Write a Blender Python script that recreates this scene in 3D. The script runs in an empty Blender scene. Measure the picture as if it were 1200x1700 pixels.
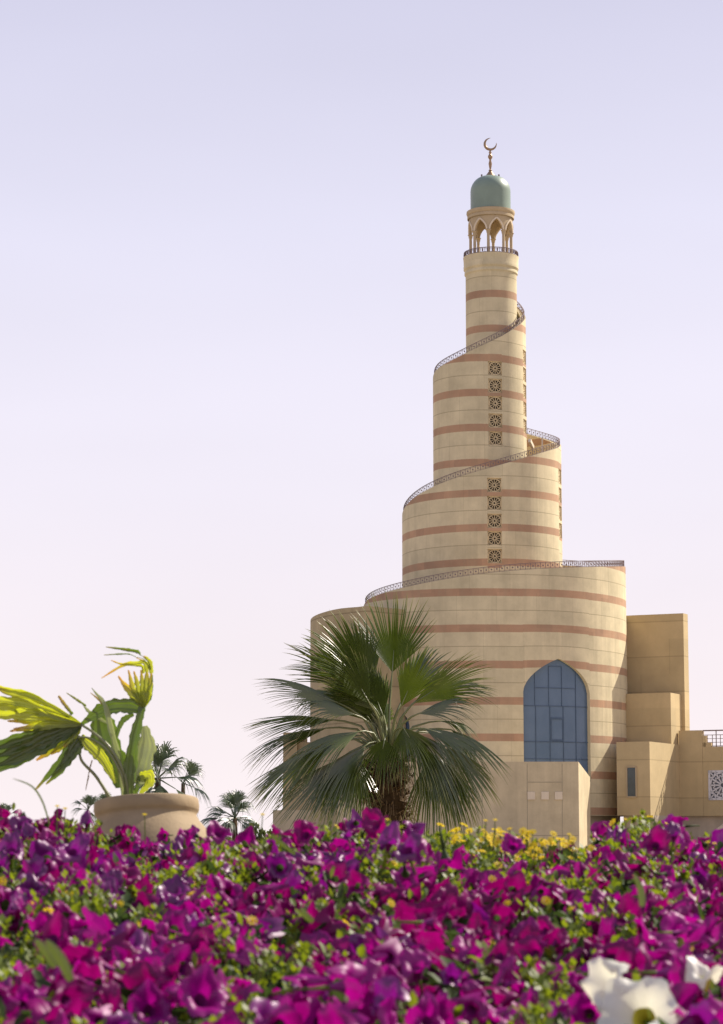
import bpy, math, random
import numpy as np
from mathutils import Vector, Matrix, Euler
R = math.radians
random.seed(7)
scene = bpy.context.scene
COL = scene.collection

# ------------------------------------------------------------------ camera, sky, sun, exposure
F = 4000.0                      # focal length in pixels of the 1200 x 1700 photograph
ZC = 1.2
PITCH = math.atan(540 / F)
cd = bpy.data.cameras.new('camera'); cam = bpy.data.objects.new('camera', cd); COL.objects.link(cam)
cd.sensor_fit = 'VERTICAL'; cd.sensor_height = 36; cd.lens = F * 36 / 1700
cd.clip_start = 0.1; cd.clip_end = 9000
cd.dof.use_dof = True; cd.dof.focus_distance = 60; cd.dof.aperture_fstop = 10
cam.location = (0, 0, ZC); cam.rotation_euler = (R(90) + PITCH, 0, 0)
scene.camera = cam

SUN_AZ, SUN_EL = R(59), R(42)   # azimuth clockwise from +Y: behind the tower, to the right
w = bpy.data.worlds.new("World"); scene.world = w; w.use_nodes = True
nt = w.node_tree; nt.nodes.clear()
o_ = nt.nodes.new('ShaderNodeOutputWorld'); bg = nt.nodes.new('ShaderNodeBackground')
sky = nt.nodes.new('ShaderNodeTexSky'); sky.sky_type = 'NISHITA'; sky.sun_disc = False
sky.sun_elevation = SUN_EL; sky.sun_rotation = SUN_AZ; sky.dust_density = 4; sky.air_density = 1.2
tc = nt.nodes.new('ShaderNodeTexCoord'); sp = nt.nodes.new('ShaderNodeSeparateXYZ')
rp = nt.nodes.new('ShaderNodeValToRGB'); mx = nt.nodes.new('ShaderNodeMix'); mx.data_type = 'RGBA'
nt.links.new(tc.outputs['Generated'], sp.inputs[0]); nt.links.new(sp.outputs['Z'], rp.inputs[0])
K = 1.0
stops = [(0.0, (.975, .875, .89)), (.06, (.935, .85, .89)), (.14, (.86, .81, .905)), (.25, (.765, .745, .895)),
         (.36, (.62, .61, .78)), (.6, (.40, .43, .62)), (1.0, (.30, .34, .52))]
el = rp.color_ramp.elements
el[0].position = 0; el[0].color = (*stops[0][1], 1); el[1].position = 1; el[1].color = (*stops[-1][1], 1)
for p, c in stops[1:-1]:
    e = el.new(p); e.color = (*c, 1)
ml = nt.nodes.new('ShaderNodeVectorMath'); ml.operation = 'SCALE'; ml.inputs['Scale'].default_value = 7.05
wn_ = nt.nodes.new('ShaderNodeTexNoise'); wn_.inputs['Scale'].default_value = 2.6; wn_.inputs['Detail'].default_value = 3
wm_ = nt.nodes.new('ShaderNodeMapping'); wm_.inputs['Scale'].default_value = (1, 1, 3.5); nt.links.new(tc.outputs['Generated'], wm_.inputs[0]); nt.links.new(wm_.outputs[0], wn_.inputs['Vector'])
wr_ = nt.nodes.new('ShaderNodeMapRange'); nt.links.new(wn_.outputs['Fac'], wr_.inputs[0]); wr_.inputs[1].default_value = .25; wr_.inputs[2].default_value = .75; wr_.inputs[3].default_value = .955; wr_.inputs[4].default_value = 1.045
wv_ = nt.nodes.new('ShaderNodeVectorMath'); wv_.operation = 'SCALE'; nt.links.new(rp.outputs[0], wv_.inputs[0]); nt.links.new(wr_.outputs[0], wv_.inputs['Scale'])
nt.links.new(wv_.outputs[0], ml.inputs[0])
mx.inputs['Factor'].default_value = .95
nt.links.new(sky.outputs[0], mx.inputs['A']); nt.links.new(ml.outputs[0], mx.inputs['B'])
nt.links.new(mx.outputs['Result'], bg.inputs[0]); bg.inputs[1].default_value = 0.1
nt.links.new(bg.outputs[0], o_.inputs[0])
sd = bpy.data.lights.new('sun', 'SUN'); sun = bpy.data.objects.new('sun', sd); COL.objects.link(sun)
sd.energy = 5.0; sd.angle = R(.5); sd.color = (1.0, .93, .80)
SV = Vector((math.sin(SUN_AZ) * math.cos(SUN_EL), math.cos(SUN_AZ) * math.cos(SUN_EL), math.sin(SUN_EL)))
sun.rotation_euler = SV.to_track_quat('Z', 'Y').to_euler()
vs = scene.view_settings; vs.view_transform = 'Standard'; vs.look = 'None'; vs.exposure = 0.6; vs.gamma = 1
scene.cycles.max_bounces = 8; scene.cycles.transmission_bounces = 6

# ------------------------------------------------------------------ helpers
cP, sP = math.cos(PITCH), math.sin(PITCH)
def pt(px, py, Y):
    a = (px - 600) / F; b = (850 - py) / F
    k = Y / (cP - b * sP)
    return Vector((a * k, Y, ZC + k * (sP + b * cP)))
def zat(py, Y): return pt(600, py, Y).z
def proj(p):
    x, y, z = p[0], p[1], p[2] - ZC
    d = y * cP + z * sP; u = -y * sP + z * cP
    return (600 + F * x / d, 850 - F * u / d)

class MB:
    def __init__(s): s.v = []; s.f = []; s.uv = []; s.m = []
    def add(s, vs_, fs, uvs=None, mi=0):
        b = len(s.v); s.v += [tuple(q) for q in vs_]
        for i, f in enumerate(fs):
            s.f.append(tuple(b + k for k in f)); s.m.append(mi)
            s.uv.append([uvs[k] for k in f] if uvs else None)
    def box(s, c, dx, dy, dz, M=None, mi=0):
        vs_ = [Vector(((i & 1) - .5, ((i >> 1) & 1) - .5, ((i >> 2) & 1) - .5)) for i in range(8)]
        vs_ = [Vector((q.x * dx, q.y * dy, q.z * dz)) for q in vs_]
        if M is not None: vs_ = [M @ q for q in vs_]
        c = Vector(c)
        s.add([c + q for q in vs_], [(0, 2, 3, 1), (4, 5, 7, 6), (0, 1, 5, 4), (2, 6, 7, 3), (0, 4, 6, 2), (1, 3, 7, 5)], mi=mi)
    def bar(s, p, q, wd, h=None, up=Vector((0, 0, 1)), mi=0):
        p = Vector(p); q = Vector(q); h = h or wd
        d = (q - p)
        if d.length < 1e-6: return
        t = d.normalized(); sd_ = t.cross(up)
        if sd_.length < 1e-4: sd_ = t.cross(Vector((1, 0, 0)))
        sd_.normalize(); n = sd_.cross(t)
        vs_ = []
        for e in (p, q):
            for a, b in ((-1, -1), (1, -1), (1, 1), (-1, 1)): vs_.append(e + sd_ * a * wd / 2 + n * b * h / 2)
        s.add(vs_, [(3, 2, 1, 0), (4, 5, 6, 7), (0, 1, 5, 4), (1, 2, 6, 5), (2, 3, 7, 6), (3, 0, 4, 7)], mi=mi)
    def tube(s, pts, rs, n=8, mi=0, cap=True):
        pts = [Vector(p) for p in pts]; vs_ = []; N = len(pts)
        for i, p in enumerate(pts):
            t = (pts[min(i + 1, N - 1)] - pts[max(i - 1, 0)]).normalized()
            a = t.cross(Vector((0.13, 1, 0.07))).normalized(); b = t.cross(a)
            r = rs[i] if hasattr(rs, '__len__') else rs
            for k in range(n):
                an = 2 * math.pi * k / n; vs_.append(p + a * math.cos(an) * r + b * math.sin(an) * r)
        fs = [(i * n + k, i * n + (k + 1) % n, (i + 1) * n + (k + 1) % n, (i + 1) * n + k) for i in range(N - 1) for k in range(n)]
        if cap: fs += [tuple(range(n))[::-1], tuple((N - 1) * n + k for k in range(n))]
        s.add(vs_, fs, mi=mi)
    def lathe(s, prof, c, n=48, a0=0, mi=0, uvf=None, closed=True, wob=None):
        c = Vector(c); vs_ = []; uvs = [] if uvf else None
        for (r, z) in prof:
            for k in range(n + 1):
                an = a0 + 2 * math.pi * k / n; rr = r if wob is None else r * wob(an, z)
                vs_.append(c + Vector((math.cos(an) * rr, math.sin(an) * rr, z)))
                if uvf: uvs.append(uvf(r, an, z + c.z))
        fs = [(i * (n + 1) + k, i * (n + 1) + k + 1, (i + 1) * (n + 1) + k + 1, (i + 1) * (n + 1) + k) for i in range(len(prof) - 1) for k in range(n)]
        s.add(vs_, fs, uvs, mi=mi)
    def build(s, name, mats, parent=None, smooth=False, bevel=0):
        me = bpy.data.meshes.new(name); me.from_pydata(s.v, [], s.f)
        for m in (mats if isinstance(mats, (list, tuple)) else [mats]): me.materials.append(m)
        me.polygons.foreach_set('material_index', s.m)
        if any(u is not None for u in s.uv):
            ul = me.uv_layers.new(name='UVMap'); flat = []
            for u, f in zip(s.uv, s.f):
                for k in range(len(f)): flat += list(u[k]) if u else [0, 0]
            ul.data.foreach_set('uv', flat)
        if smooth:
            me.polygons.foreach_set('use_smooth', [True] * len(s.f))
            if smooth != 'all': me.set_sharp_from_angle(angle=R(smooth if smooth is not True else 35))
        me.update()
        o = bpy.data.objects.new(name, me); COL.objects.link(o)
        if parent is not None:
            o.parent = parent
            if parent.type == 'EMPTY': o.matrix_parent_inverse = Matrix.Translation(parent.location).inverted()
        if bevel:
            b = o.modifiers.new('bevel', 'BEVEL'); b.width = bevel; b.segments = 2; b.limit_method = 'ANGLE'
        return o
def parent_loc(o):
    l = Vector(o.location)
    while o.parent: o = o.parent; l = l + Vector(o.location)
    return l
def tag(o, label=None, cat=None, group=None, kind=None):
    for k, v in (('label', label), ('category', cat), ('group', group), ('kind', kind)):
        if v: o[k] = v
    return o
def empty(name, loc, label, cat, group=None):
    o = bpy.data.objects.new(name, None); COL.objects.link(o); o.location = loc; o.empty_display_size = .2
    return tag(o, label, cat, group)

# ------------------------------------------------------------------ materials
def newmat(name):
    m = bpy.data.materials.new(name); m.use_nodes = True; n = m.node_tree; n.nodes.clear(); return m, n
class NT:
    def __init__(s, nt): s.nt = nt
    def n(s, t, **kw):
        q = s.nt.nodes.new(t)
        for k, v in kw.items():
            if k in ('i',):
                for kk, vv in v.items(): q.inputs[kk].default_value = vv
            else: setattr(q, k, v)
        return q
    def l(s, a, b): s.nt.links.new(a, b)
    def math(s, op, a, b=None, c=None):
        q = s.nt.nodes.new('ShaderNodeMath'); q.operation = op
        for i, x in enumerate((a, b, c)):
            if x is None: continue
            if isinstance(x, (int, float)): q.inputs[i].default_value = x
            else: s.l(x, q.inputs[i])
        return q.outputs[0]
    def mix(s, fac, a, b, blend='MIX'):
        q = s.nt.nodes.new('ShaderNodeMix'); q.data_type = 'RGBA'; q.blend_type = blend
        for key, x in (('Factor', fac), ('A', a), ('B', b)):
            if isinstance(x, (int, float)): q.inputs[key].default_value = x
            elif isinstance(x, tuple): q.inputs[key].default_value = (*x[:3], 1)
            else: s.l(x, q.inputs[key])
        return q.outputs['Result']
    def noise(s, scale, vec=None, detail=4, rough=.55):
        q = s.nt.nodes.new('ShaderNodeTexNoise'); q.inputs['Scale'].default_value = scale
        q.inputs['Detail'].default_value = detail; q.inputs['Roughness'].default_value = rough
        if vec is not None: s.l(vec, q.inputs['Vector'])
        return q.outputs['Fac']
    def ramp(s, x, a, b):
        q = s.nt.nodes.new('ShaderNodeMapRange'); s.l(x, q.inputs[0]); q.inputs[1].default_value = a; q.inputs[2].default_value = b
        return q.outputs[0]
def mapped(T, sc, src='Object'):
    t = T.n('ShaderNodeTexCoord'); m = T.n('ShaderNodeMapping'); m.inputs['Scale'].default_value = sc
    T.l(t.outputs[src], m.inputs[0]); return m.outputs[0]

def stone(name, base, band=None, uvj=False, jdark=.62, hj=None, vj=None, bump=.25, mott=.16, stain=.4):
    """plaster-faced stone panels; uv.x = metres along the wall, uv.y = course number (band wall) or metres"""
    m, n = newmat(name); T = NT(n)
    out = T.n('ShaderNodeOutputMaterial'); b = T.n('ShaderNodeBsdfPrincipled'); T.l(b.outputs[0], out.inputs[0])
    b.inputs['Roughness'].default_value = .82; b.inputs['Specular IOR Level'].default_value = .25
    vo = mapped(T, (1, 1, 1)); vstr = mapped(T, (1.1, 1.1, .09))
    n1 = T.noise(.55, vo, 6, .62); n2 = T.noise(1.0, vstr, 5, .65); n3 = T.noise(14, vo, 3, .6)
    c = T.mix(T.ramp(n1, .3, .7), tuple(x * (1 - mott) for x in base), tuple(min(1, x * (1 + mott * .8)) for x in base))
    uv = T.n('ShaderNodeUVMap'); s = T.n('ShaderNodeSeparateXYZ'); T.l(uv.outputs[0], s.inputs[0])
    U, V = s.outputs[0], s.outputs[1]
    if band:
        # wobble-free band of darker stone every whole course
        d = T.math('ABSOLUTE', T.math('SUBTRACT', T.math('FRACT', T.math('ADD', V, .5)), .5))
        msk = T.math('MULTIPLY', T.math('LESS_THAN', d, .105), T.math('LESS_THAN', V, 14.5))
        bc = T.n('ShaderNodeCombineXYZ'); T.l(T.math('FLOOR', T.math('DIVIDE', U, 1.07)), bc.inputs[0]); T.l(T.math('FLOOR', T.math('ADD', V, .5)), bc.inputs[1])
        bw = T.n('ShaderNodeTexWhiteNoise'); bw.noise_dimensions = '2D'; T.l(bc.outputs[0], bw.inputs['Vector'])
        bcol = T.mix(1.0, T.mix(T.ramp(n1, .3, .7), tuple(x * .88 for x in band), tuple(x * 1.12 for x in band)), T.mix(bw.outputs['Value'], (.9, .9, .9), (1.1, 1.08, 1.05)), 'MULTIPLY')
        c = T.mix(msk, c, bcol)
    if uvj:
        hp, hw = hj; f1 = T.math('ABSOLUTE', T.math('SUBTRACT', T.math('FRACT', T.math('DIVIDE', V, hp)), .5))
        l1 = T.math('LESS_THAN', f1, hw / hp)
        row = T.math('FLOOR', T.math('DIVIDE', V, hp))
        wn = T.n('ShaderNodeTexWhiteNoise'); wn.noise_dimensions = '1D'; T.l(row, wn.inputs['W'])
        vp, vw = vj; uu = T.math('ADD', T.math('DIVIDE', U, vp), T.math('MULTIPLY', T.math('FLOOR', T.math('MULTIPLY', wn.outputs['Value'], 3)), .3333))
        f2 = T.math('ABSOLUTE', T.math('SUBTRACT', T.math('FRACT', uu), .5)); l2 = T.math('LESS_THAN', f2, vw / vp)
        cell = T.n('ShaderNodeTexWhiteNoise'); cell.noise_dimensions = '2D'
        cb = T.n('ShaderNodeCombineXYZ'); T.l(T.math('FLOOR', T.math('ADD', uu, .5)), cb.inputs[0]); T.l(T.math('FLOOR', T.math('ADD', T.math('DIVIDE', V, hp), .5)), cb.inputs[1]); T.l(cb.outputs[0], cell.inputs['Vector'])
        c = T.mix(1.0, c, T.mix(cell.outputs['Value'], (.91, .91, .90), (1.05, 1.04, 1.03)), 'MULTIPLY')
        c = T.mix(T.math('MULTIPLY', l2, .22), c, (base[0] * .35, base[1] * .33, base[2] * .3))
        c = T.mix(T.math('MULTIPLY', l1, jdark), c, (base[0] * .3, base[1] * .27, base[2] * .22))
    c = T.mix(T.math('MULTIPLY', T.ramp(n2, .46, .8), stain), c, tuple(x * .52 for x in base))
    c = T.mix(T.math('MULTIPLY', T.ramp(n3, .35, .75), .10), c, tuple(x * .6 for x in base))
    T.l(c, b.inputs['Base Color'])
    bp = T.n('ShaderNodeBump'); bp.inputs['Strength'].default_value = bump; bp.inputs['Distance'].default_value = .03
    T.l(T.noise(6, vo, 6, .7), bp.inputs['Height']); T.l(bp.outputs[0], b.inputs['Normal'])
    return m
def plain(name, c, rough=.6, metal=0, var=.12, sc=3, spec=.5, bump=0):
    m, n = newmat(name); T = NT(n); out = T.n('ShaderNodeOutputMaterial'); b = T.n('ShaderNodeBsdfPrincipled'); T.l(b.outputs[0], out.inputs[0])
    vo = mapped(T, (1, 1, 1)); nn = T.noise(sc, vo, 5, .6)
    T.l(T.mix(T.ramp(nn, .3, .7), tuple(x * (1 - var) for x in c), tuple(min(1, x * (1 + var)) for x in c)), b.inputs['Base Color'])
    b.inputs['Roughness'].default_value = rough; b.inputs['Metallic'].default_value = metal; b.inputs['Specular IOR Level'].default_value = spec
    if bump:
        bp = T.n('ShaderNodeBump'); bp.inputs['Strength'].default_value = bump; bp.inputs['Distance'].default_value = .02
        T.l(T.noise(sc * 6, vo, 5, .7), bp.inputs['Height']); T.l(bp.outputs[0], b.inputs['Normal'])
    return m
def petal(name, c1, c2, trans=.45, gl=.10, rough=.4, sc=20, tcol=None, gcol=(1, .95, 1), grad=None):
    m, n = newmat(name); T = NT(n); out = T.n('ShaderNodeOutputMaterial')
    vo = mapped(T, (1, 1, 1)); nn = T.noise(sc, vo, 3, .6); oi = T.n('ShaderNodeObjectInfo')
    f = T.math('ADD', T.math('MULTIPLY', T.ramp(nn, .3, .7), .5), T.math('MULTIPLY', oi.outputs['Random'], .5))
    c = T.mix(f, c1, c2)
    if grad:   # uv.y runs 0 at the leaf base to 1 at its tip: dry on the young palm, painted tip highlights on the fan palm
        uv = T.n('ShaderNodeUVMap'); s = T.n('ShaderNodeSeparateXYZ'); T.l(uv.outputs[0], s.inputs[0])
        g = T.ramp(T.math('ADD', s.outputs[1], T.math('MULTIPLY', T.math('SUBTRACT', nn, .5), .5)), grad[1], grad[2])
        c = T.mix(g, c, grad[0])
    d = T.n('ShaderNodeBsdfDiffuse'); T.l(c, d.inputs[0]); t = T.n('ShaderNodeBsdfTranslucent')
    T.l(T.mix(1.0, c, tcol or (1, 1, 1), 'MULTIPLY') if tcol else c, t.inputs[0])
    a = T.n('ShaderNodeMixShader'); a.inputs[0].default_value = trans; T.l(d.outputs[0], a.inputs[1]); T.l(t.outputs[0], a.inputs[2])
    g = T.n('ShaderNodeBsdfGlossy'); g.inputs['Roughness'].default_value = rough; g.inputs[0].default_value = (*gcol, 1)
    b = T.n('ShaderNodeMixShader'); b.inputs[0].default_value = gl; T.l(a.outputs[0], b.inputs[1]); T.l(g.outputs[0], b.inputs[2])
    T.l(b.outputs[0], out.inputs[0]); return m

STONE = (.655, .555, .36); BAND = (.445, .27, .17)
M = {}
M['tower'] = stone('banded_stone', STONE, BAND, True, .5, (1.0, .011), (3.2, .02))
M['plainwall'] = stone('buff_stone', (.44, .35, .205), None, True, .5, (2.9, .05), (3.6, .03))
M['block'] = stone('ochre_stone', (.53, .405, .225), None, True, .32, (2.9, .045), (7.5, .03), stain=.16, mott=.1)
M['porch'] = stone('grey_buff_stone', (.57, .465, .30), None, False)
M['plinth'] = stone('pale_plinth_stone', (.50, .41, .31), None, False)
M['trim'] = stone('trim_stone', (.50, .385, .24), None, False, mott=.1)
M['square'] = stone('pale_square_stone', (.72, .60, .45), None, False, mott=.06)
M['dome'] = plain('green_dome_paint', (.20, .255, .20), .42, 0, .10, .8)
M['metal'] = plain('mauve_brown_iron', (.20, .14, .135), .55, .1, .1)
M['bronze'] = plain('bronze', (.33, .21, .12), .4, .6, .15)
M['lat'] = plain('lattice_stone', (.66, .52, .31), .8, 0, .1)
M['latw'] = plain('white_lattice', (.62, .60, .62), .7, 0, .06)
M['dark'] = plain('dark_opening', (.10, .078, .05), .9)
M['mullion'] = plain('blue_frame', (.045, .08, .135), .45)
m, n = newmat('blue_glass'); T = NT(n); out = T.n('ShaderNodeOutputMaterial'); b = T.n('ShaderNodeBsdfPrincipled'); T.l(b.outputs[0], out.inputs[0])
nn = T.noise(.5, mapped(T, (1, 1, .6)), 3)
T.l(T.mix(T.ramp(nn, .3, .7), (.075, .125, .195), (.115, .17, .25)), b.inputs['Base Color']); b.inputs['Roughness'].default_value = .18
M['glass'] = m
M['terracotta'] = plain('pale_terracotta', (.315, .225, .13), .75, 0, .12, 9, .3, .15)
M['soil'] = plain('dark_soil', (.035, .04, .018), .95, 0, .3, 9)
M['bark'] = plain('palm_bark', (.085, .055, .03), .95, 0, .45, 7, .1, .8)
M['palm'] = petal('palm_leaf', (.048, .072, .009), (.11, .142, .018), .24, .06, .25, 3, (1.35, 1.45, .5), grad=((.34, .30, .12), .80, 1.06))  # yellowish tips put the lit tip highlights into the leaf colour
M['palmdry'] = petal('dry_palm_leaf', (.20, .13, .06), (.30, .2, .1), .2, .03)
M['petiole'] = petal('palm_stalk', (.14, .17, .05), (.22, .22, .08), .1, .08)
M['farpalm'] = petal('far_palm_leaf', (.05, .085, .035), (.09, .125, .05), .25, .08, .4, 1)
M['pleaf'] = petal('young_palm_leaf', (.19, .23, .02), (.33, .36, .035), .58, .05, .45, 7, (1.9, 1.8, .5), grad=((.33, .18, .05), .62, .95))
M['pleafd'] = petal('dark_young_palm_leaf', (.085, .12, .015), (.15, .19, .02), .4, .06, .45, 7, (1.2, 1.5, .6), grad=((.35, .2, .07), .85, 1.1))
M['pleafl'] = petal('pale_young_palm_leaf', (.30, .35, .12), (.40, .43, .16), .4, .06, .35, 9)
M['shrub'] = petal('shrub_leaf', (.08, .11, .025), (.15, .18, .04), .35, .05)
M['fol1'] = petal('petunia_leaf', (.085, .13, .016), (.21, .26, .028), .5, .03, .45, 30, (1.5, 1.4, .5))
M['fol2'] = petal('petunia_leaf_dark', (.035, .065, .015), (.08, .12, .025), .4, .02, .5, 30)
M['mag'] = petal('magenta_petal', (.20, .001, .115), (.38, .004, .25), .48, .028, .42, 30, (1.2, .6, 1.05))
M['crim'] = petal('crimson_petal', (.15, .001, .075), (.30, .002, .17), .48, .02, .42, 30, (1.2, .6, .9))
M['pur'] = petal('purple_petal', (.11, .002, .09), (.27, .008, .22), .46, .045, .4, 30, (1.1, .8, 1.2))
M['white'] = petal('white_petal', (.78, .76, .66), (.86, .84, .76), .4, .05, .5, 12, (1, .97, .85))
M['yel'] = petal('yellow_petal', (.85, .60, .01), (.95, .74, .03), .45, .02, .5, 20)
M['throat'] = plain('yellow_throat', (.55, .5, .05), .7)
M['paint'] = plain('silver_car_paint', (.5, .5, .52), .3, .3, .02)
M['cglass'] = plain('car_glass', (.12, .12, .16), .08, 0, .02)
M['tyre'] = plain('black_rubber', (.02, .02, .02), .9)
M['rim'] = plain('alloy_rim', (.5, .5, .5), .3, .8)
M['lamp'] = plain('lamp_lens', (.8, .8, .8), .15)
M['lampr'] = plain('red_lamp_lens', (.5, .02, .02), .2)

# ------------------------------------------------------------------ ground
g = MB(); 
N = 8
g.add([(-4000, -300, 0), (4000, -300, 0), (4000, 7000, 0), (-4000, 7000, 0)], [(0, 1, 2, 3)])
m, n = newmat('sandy_ground'); T = NT(n); out = T.n('ShaderNodeOutputMaterial'); b = T.n('ShaderNodeBsdfPrincipled'); T.l(b.outputs[0], out.inputs[0])
nn = T.noise(.3, mapped(T, (1, 1, 1)), 8, .65)
T.l(T.mix(T.ramp(nn, .35, .65), (.27, .22, .15), (.34, .28, .2)), b.inputs['Base Color']); b.inputs['Roughness'].default_value = .95
tag(g.build('ground', m), kind='structure')
rd = MB(); rd.add([(-300, 48, .004), (300, 48, .004), (300, 62, .004), (-300, 62, .004)], [(0, 1, 2, 3)])
tag(rd.build('road', plain('asphalt', (.055, .053, .052), .9, 0, .2, 6)), kind='structure')
kb = MB()
kb.box((0, 47.85, .06), 600, .3, .13); kb.box((0, 62.15, .06), 600, .3, .13)
tag(kb.build('kerb', plain('kerb_concrete', (.42, .4, .36), .9)), kind='structure')

# ------------------------------------------------------------------ tower
YD = 200.0; PX = YD / F
AX = pt(822, 1390, YD).x
BASE = Vector((AX, YD, 0))
def pos(u, r, z):
    a = R(u); return Vector((AX + r * math.cos(a), YD - r * math.sin(a), z))
def pchip(xs, ys):
    xs = np.array(xs, float); ys = np.array(ys, float); h = np.diff(xs); d = np.diff(ys) / h
    mm = np.zeros(len(xs)); mm[0] = d[0]; mm[-1] = d[-1]
    for i in range(1, len(xs) - 1):
        mm[i] = 0 if d[i - 1] * d[i] <= 0 else (h[i - 1] + h[i]) / (h[i - 1] / d[i] + h[i] / d[i - 1]) if False else 2 * d[i - 1] * d[i] / (d[i - 1] + d[i])
    def f(x):
        x = min(max(x, xs[0]), xs[-1]); i = min(max(int(np.searchsorted(xs, x) - 1), 0), len(xs) - 2)
        t = (x - xs[i]) / h[i]; t2 = t * t; t3 = t2 * t
        return float((2 * t3 - 3 * t2 + 1) * ys[i] + (t3 - 2 * t2 + t) * h[i] * mm[i] + (-2 * t3 + 3 * t2) * ys[i + 1] + (t3 - t2) * h[i] * mm[i + 1])
    return f
rk = [(-90, 45), (-40, 52), (0, 56.5), (45, 65), (90, 76), (135, 88), (180, 99), (270, 106), (315, 110), (360, 114.5), (405, 121), (450, 131),
      (495, 142), (540, 151), (600, 170), (650, 195), (690, 213), (720, 219), (765, 222), (810, 220), (900, 218), (990, 216), (1080, 216)]
rad = pchip([k[0] for k in rk], [k[1] * PX for k in rk])
def YA(u): return YD - rad(u) * math.sin(R(u))
zk = [(-90, 496), (-40, 506), (0, 523), (45, 538), (90, 564), (135, 594), (180, 624), (315, 724), (360, 738), (405, 749), (450, 773), (495, 807), (540, 850),
      (675, 940.5), (720, 941), (765, 941), (810, 949), (855, 976), (885, 997), (900, 1012), (990, 1035), (1080, 1040)]
ztop = pchip([k[0] for k in zk], [zat(k[1], YA(k[0])) for k in zk])
bands = [(487, 43), (545, 43), (593, 75), (653, 75), (712, 75), (769, 77), (820, 131), (880, 131), (937, 131), (979, 219), (1040, 220), (1101, 220), (1163, 220), (1226, 220), (1286, 220)]
BZ = [zat(y, YD - r * PX) for y, r in bands][::-1]
def level(z):
    if z < BZ[0]: return (z - BZ[0]) / (BZ[1] - BZ[0])
    if z > BZ[-1]: return len(BZ) - 1 + (z - BZ[-1]) / (BZ[-1] - BZ[-2])
    return float(np.interp(z, BZ, range(len(BZ))))

tower = empty('mosque_tower', BASE, 'tall buff stone spiral tower with brown bands, green dome and crescent', 'building')

# windows: (u centre, u half width, z lo, z hi)
wins = []
def ufor(px, lo, hi):
    return min(np.linspace(lo, hi, 600), key=lambda u: abs(proj(pos(u, rad(u), 20))[0] - px))
def addwins(uc, ys, px):
    for y in ys:
        Yw = YA(uc); r = rad(uc); zc = zat(y, Yw); h = px * PX / 2 * .97
        wins.append((uc, math.degrees(h / r), zc - h, zc + h))
addwins(ufor(825, 60, 120), (611, 640, 669, 698, 727.5), 24)
addwins(ufor(822, 420, 480), (805, 835, 864.5, 893.5, 923), 24)
addwins(27, (593, 622, 650, 679, 708), 24)
addwins(379, (791, 822, 852, 881), 25)
# arched windows in the drum
def arch(uc, hw, zb, zs, za):
    def f(u):
        s = (u - uc) / hw
        if abs(s) >= 1: return None
        # pointed arch from spring height zs to apex za
        k = abs(s); hgt = (1 - k ** 2.0) ** .5 * .62 + (1 - k) * .38
        return (zb, zs + (za - zs) * hgt)
    return f
Yw = YA(63)
_ua, _ub = ufor(977, 740, 790), ufor(867, 770, 820); UC, UH = (_ua + _ub) / 2, (_ub - _ua) / 2
arches = [(UC, UH, arch(UC, UH, zat(1300, Yw), zat(1158, Yw), zat(1104, YA(61)))),
          (720 + 137, 6, arch(720 + 137, 6, zat(1290, Yw), zat(1210, Yw), zat(1184, YA(137))))]
TH = .45
us = set(np.arange(-90, 1080.01, 3).round(3).tolist())
for (uc, h, a, b_) in wins: us = {u for u in us if min(abs(u - uc + h), abs(u - uc - h)) > .2} | {round(uc - h, 3), round(uc + h, 3)}
us = {u for u in us if not any(uc - h + .02 < u < uc + h - .02 for (uc, h, _, _) in wins)}
for (uc, hw, f) in arches: us |= {round(x, 3) for x in np.linspace(uc - hw, uc + hw, 33)}
us = sorted(us); us = [u for i, u in enumerate(us) if i == 0 or u - us[i - 1] > .05]
arc = [0]
for i in range(1, len(us)): arc.append(arc[-1] + (pos(us[i], rad(us[i]), 0) - pos(us[i - 1], rad(us[i - 1]), 0)).length)
def zbot(u):
    if u + 360 > 1080 or u > 560: return 2.9
    return max(ztop(u + 360) - 6.5, 2.9)
wall = MB()
def quad(mb, u0, s0, u1, s1, za0, zb0, za1, zb1, inset=0):
    r0, r1 = rad(u0) - inset, rad(u1) - inset
    P = [pos(u0, r0, za0), pos(u1, r1, za1), pos(u1, r1, zb1), pos(u0, r0, zb0)]
    UV = [(s0, level(za0)), (s1, level(za1)), (s1, level(zb1)), (s0, level(zb0))]
    mb.add(P, [(0, 1, 2, 3) if inset else (3, 2, 1, 0)], UV)
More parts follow.
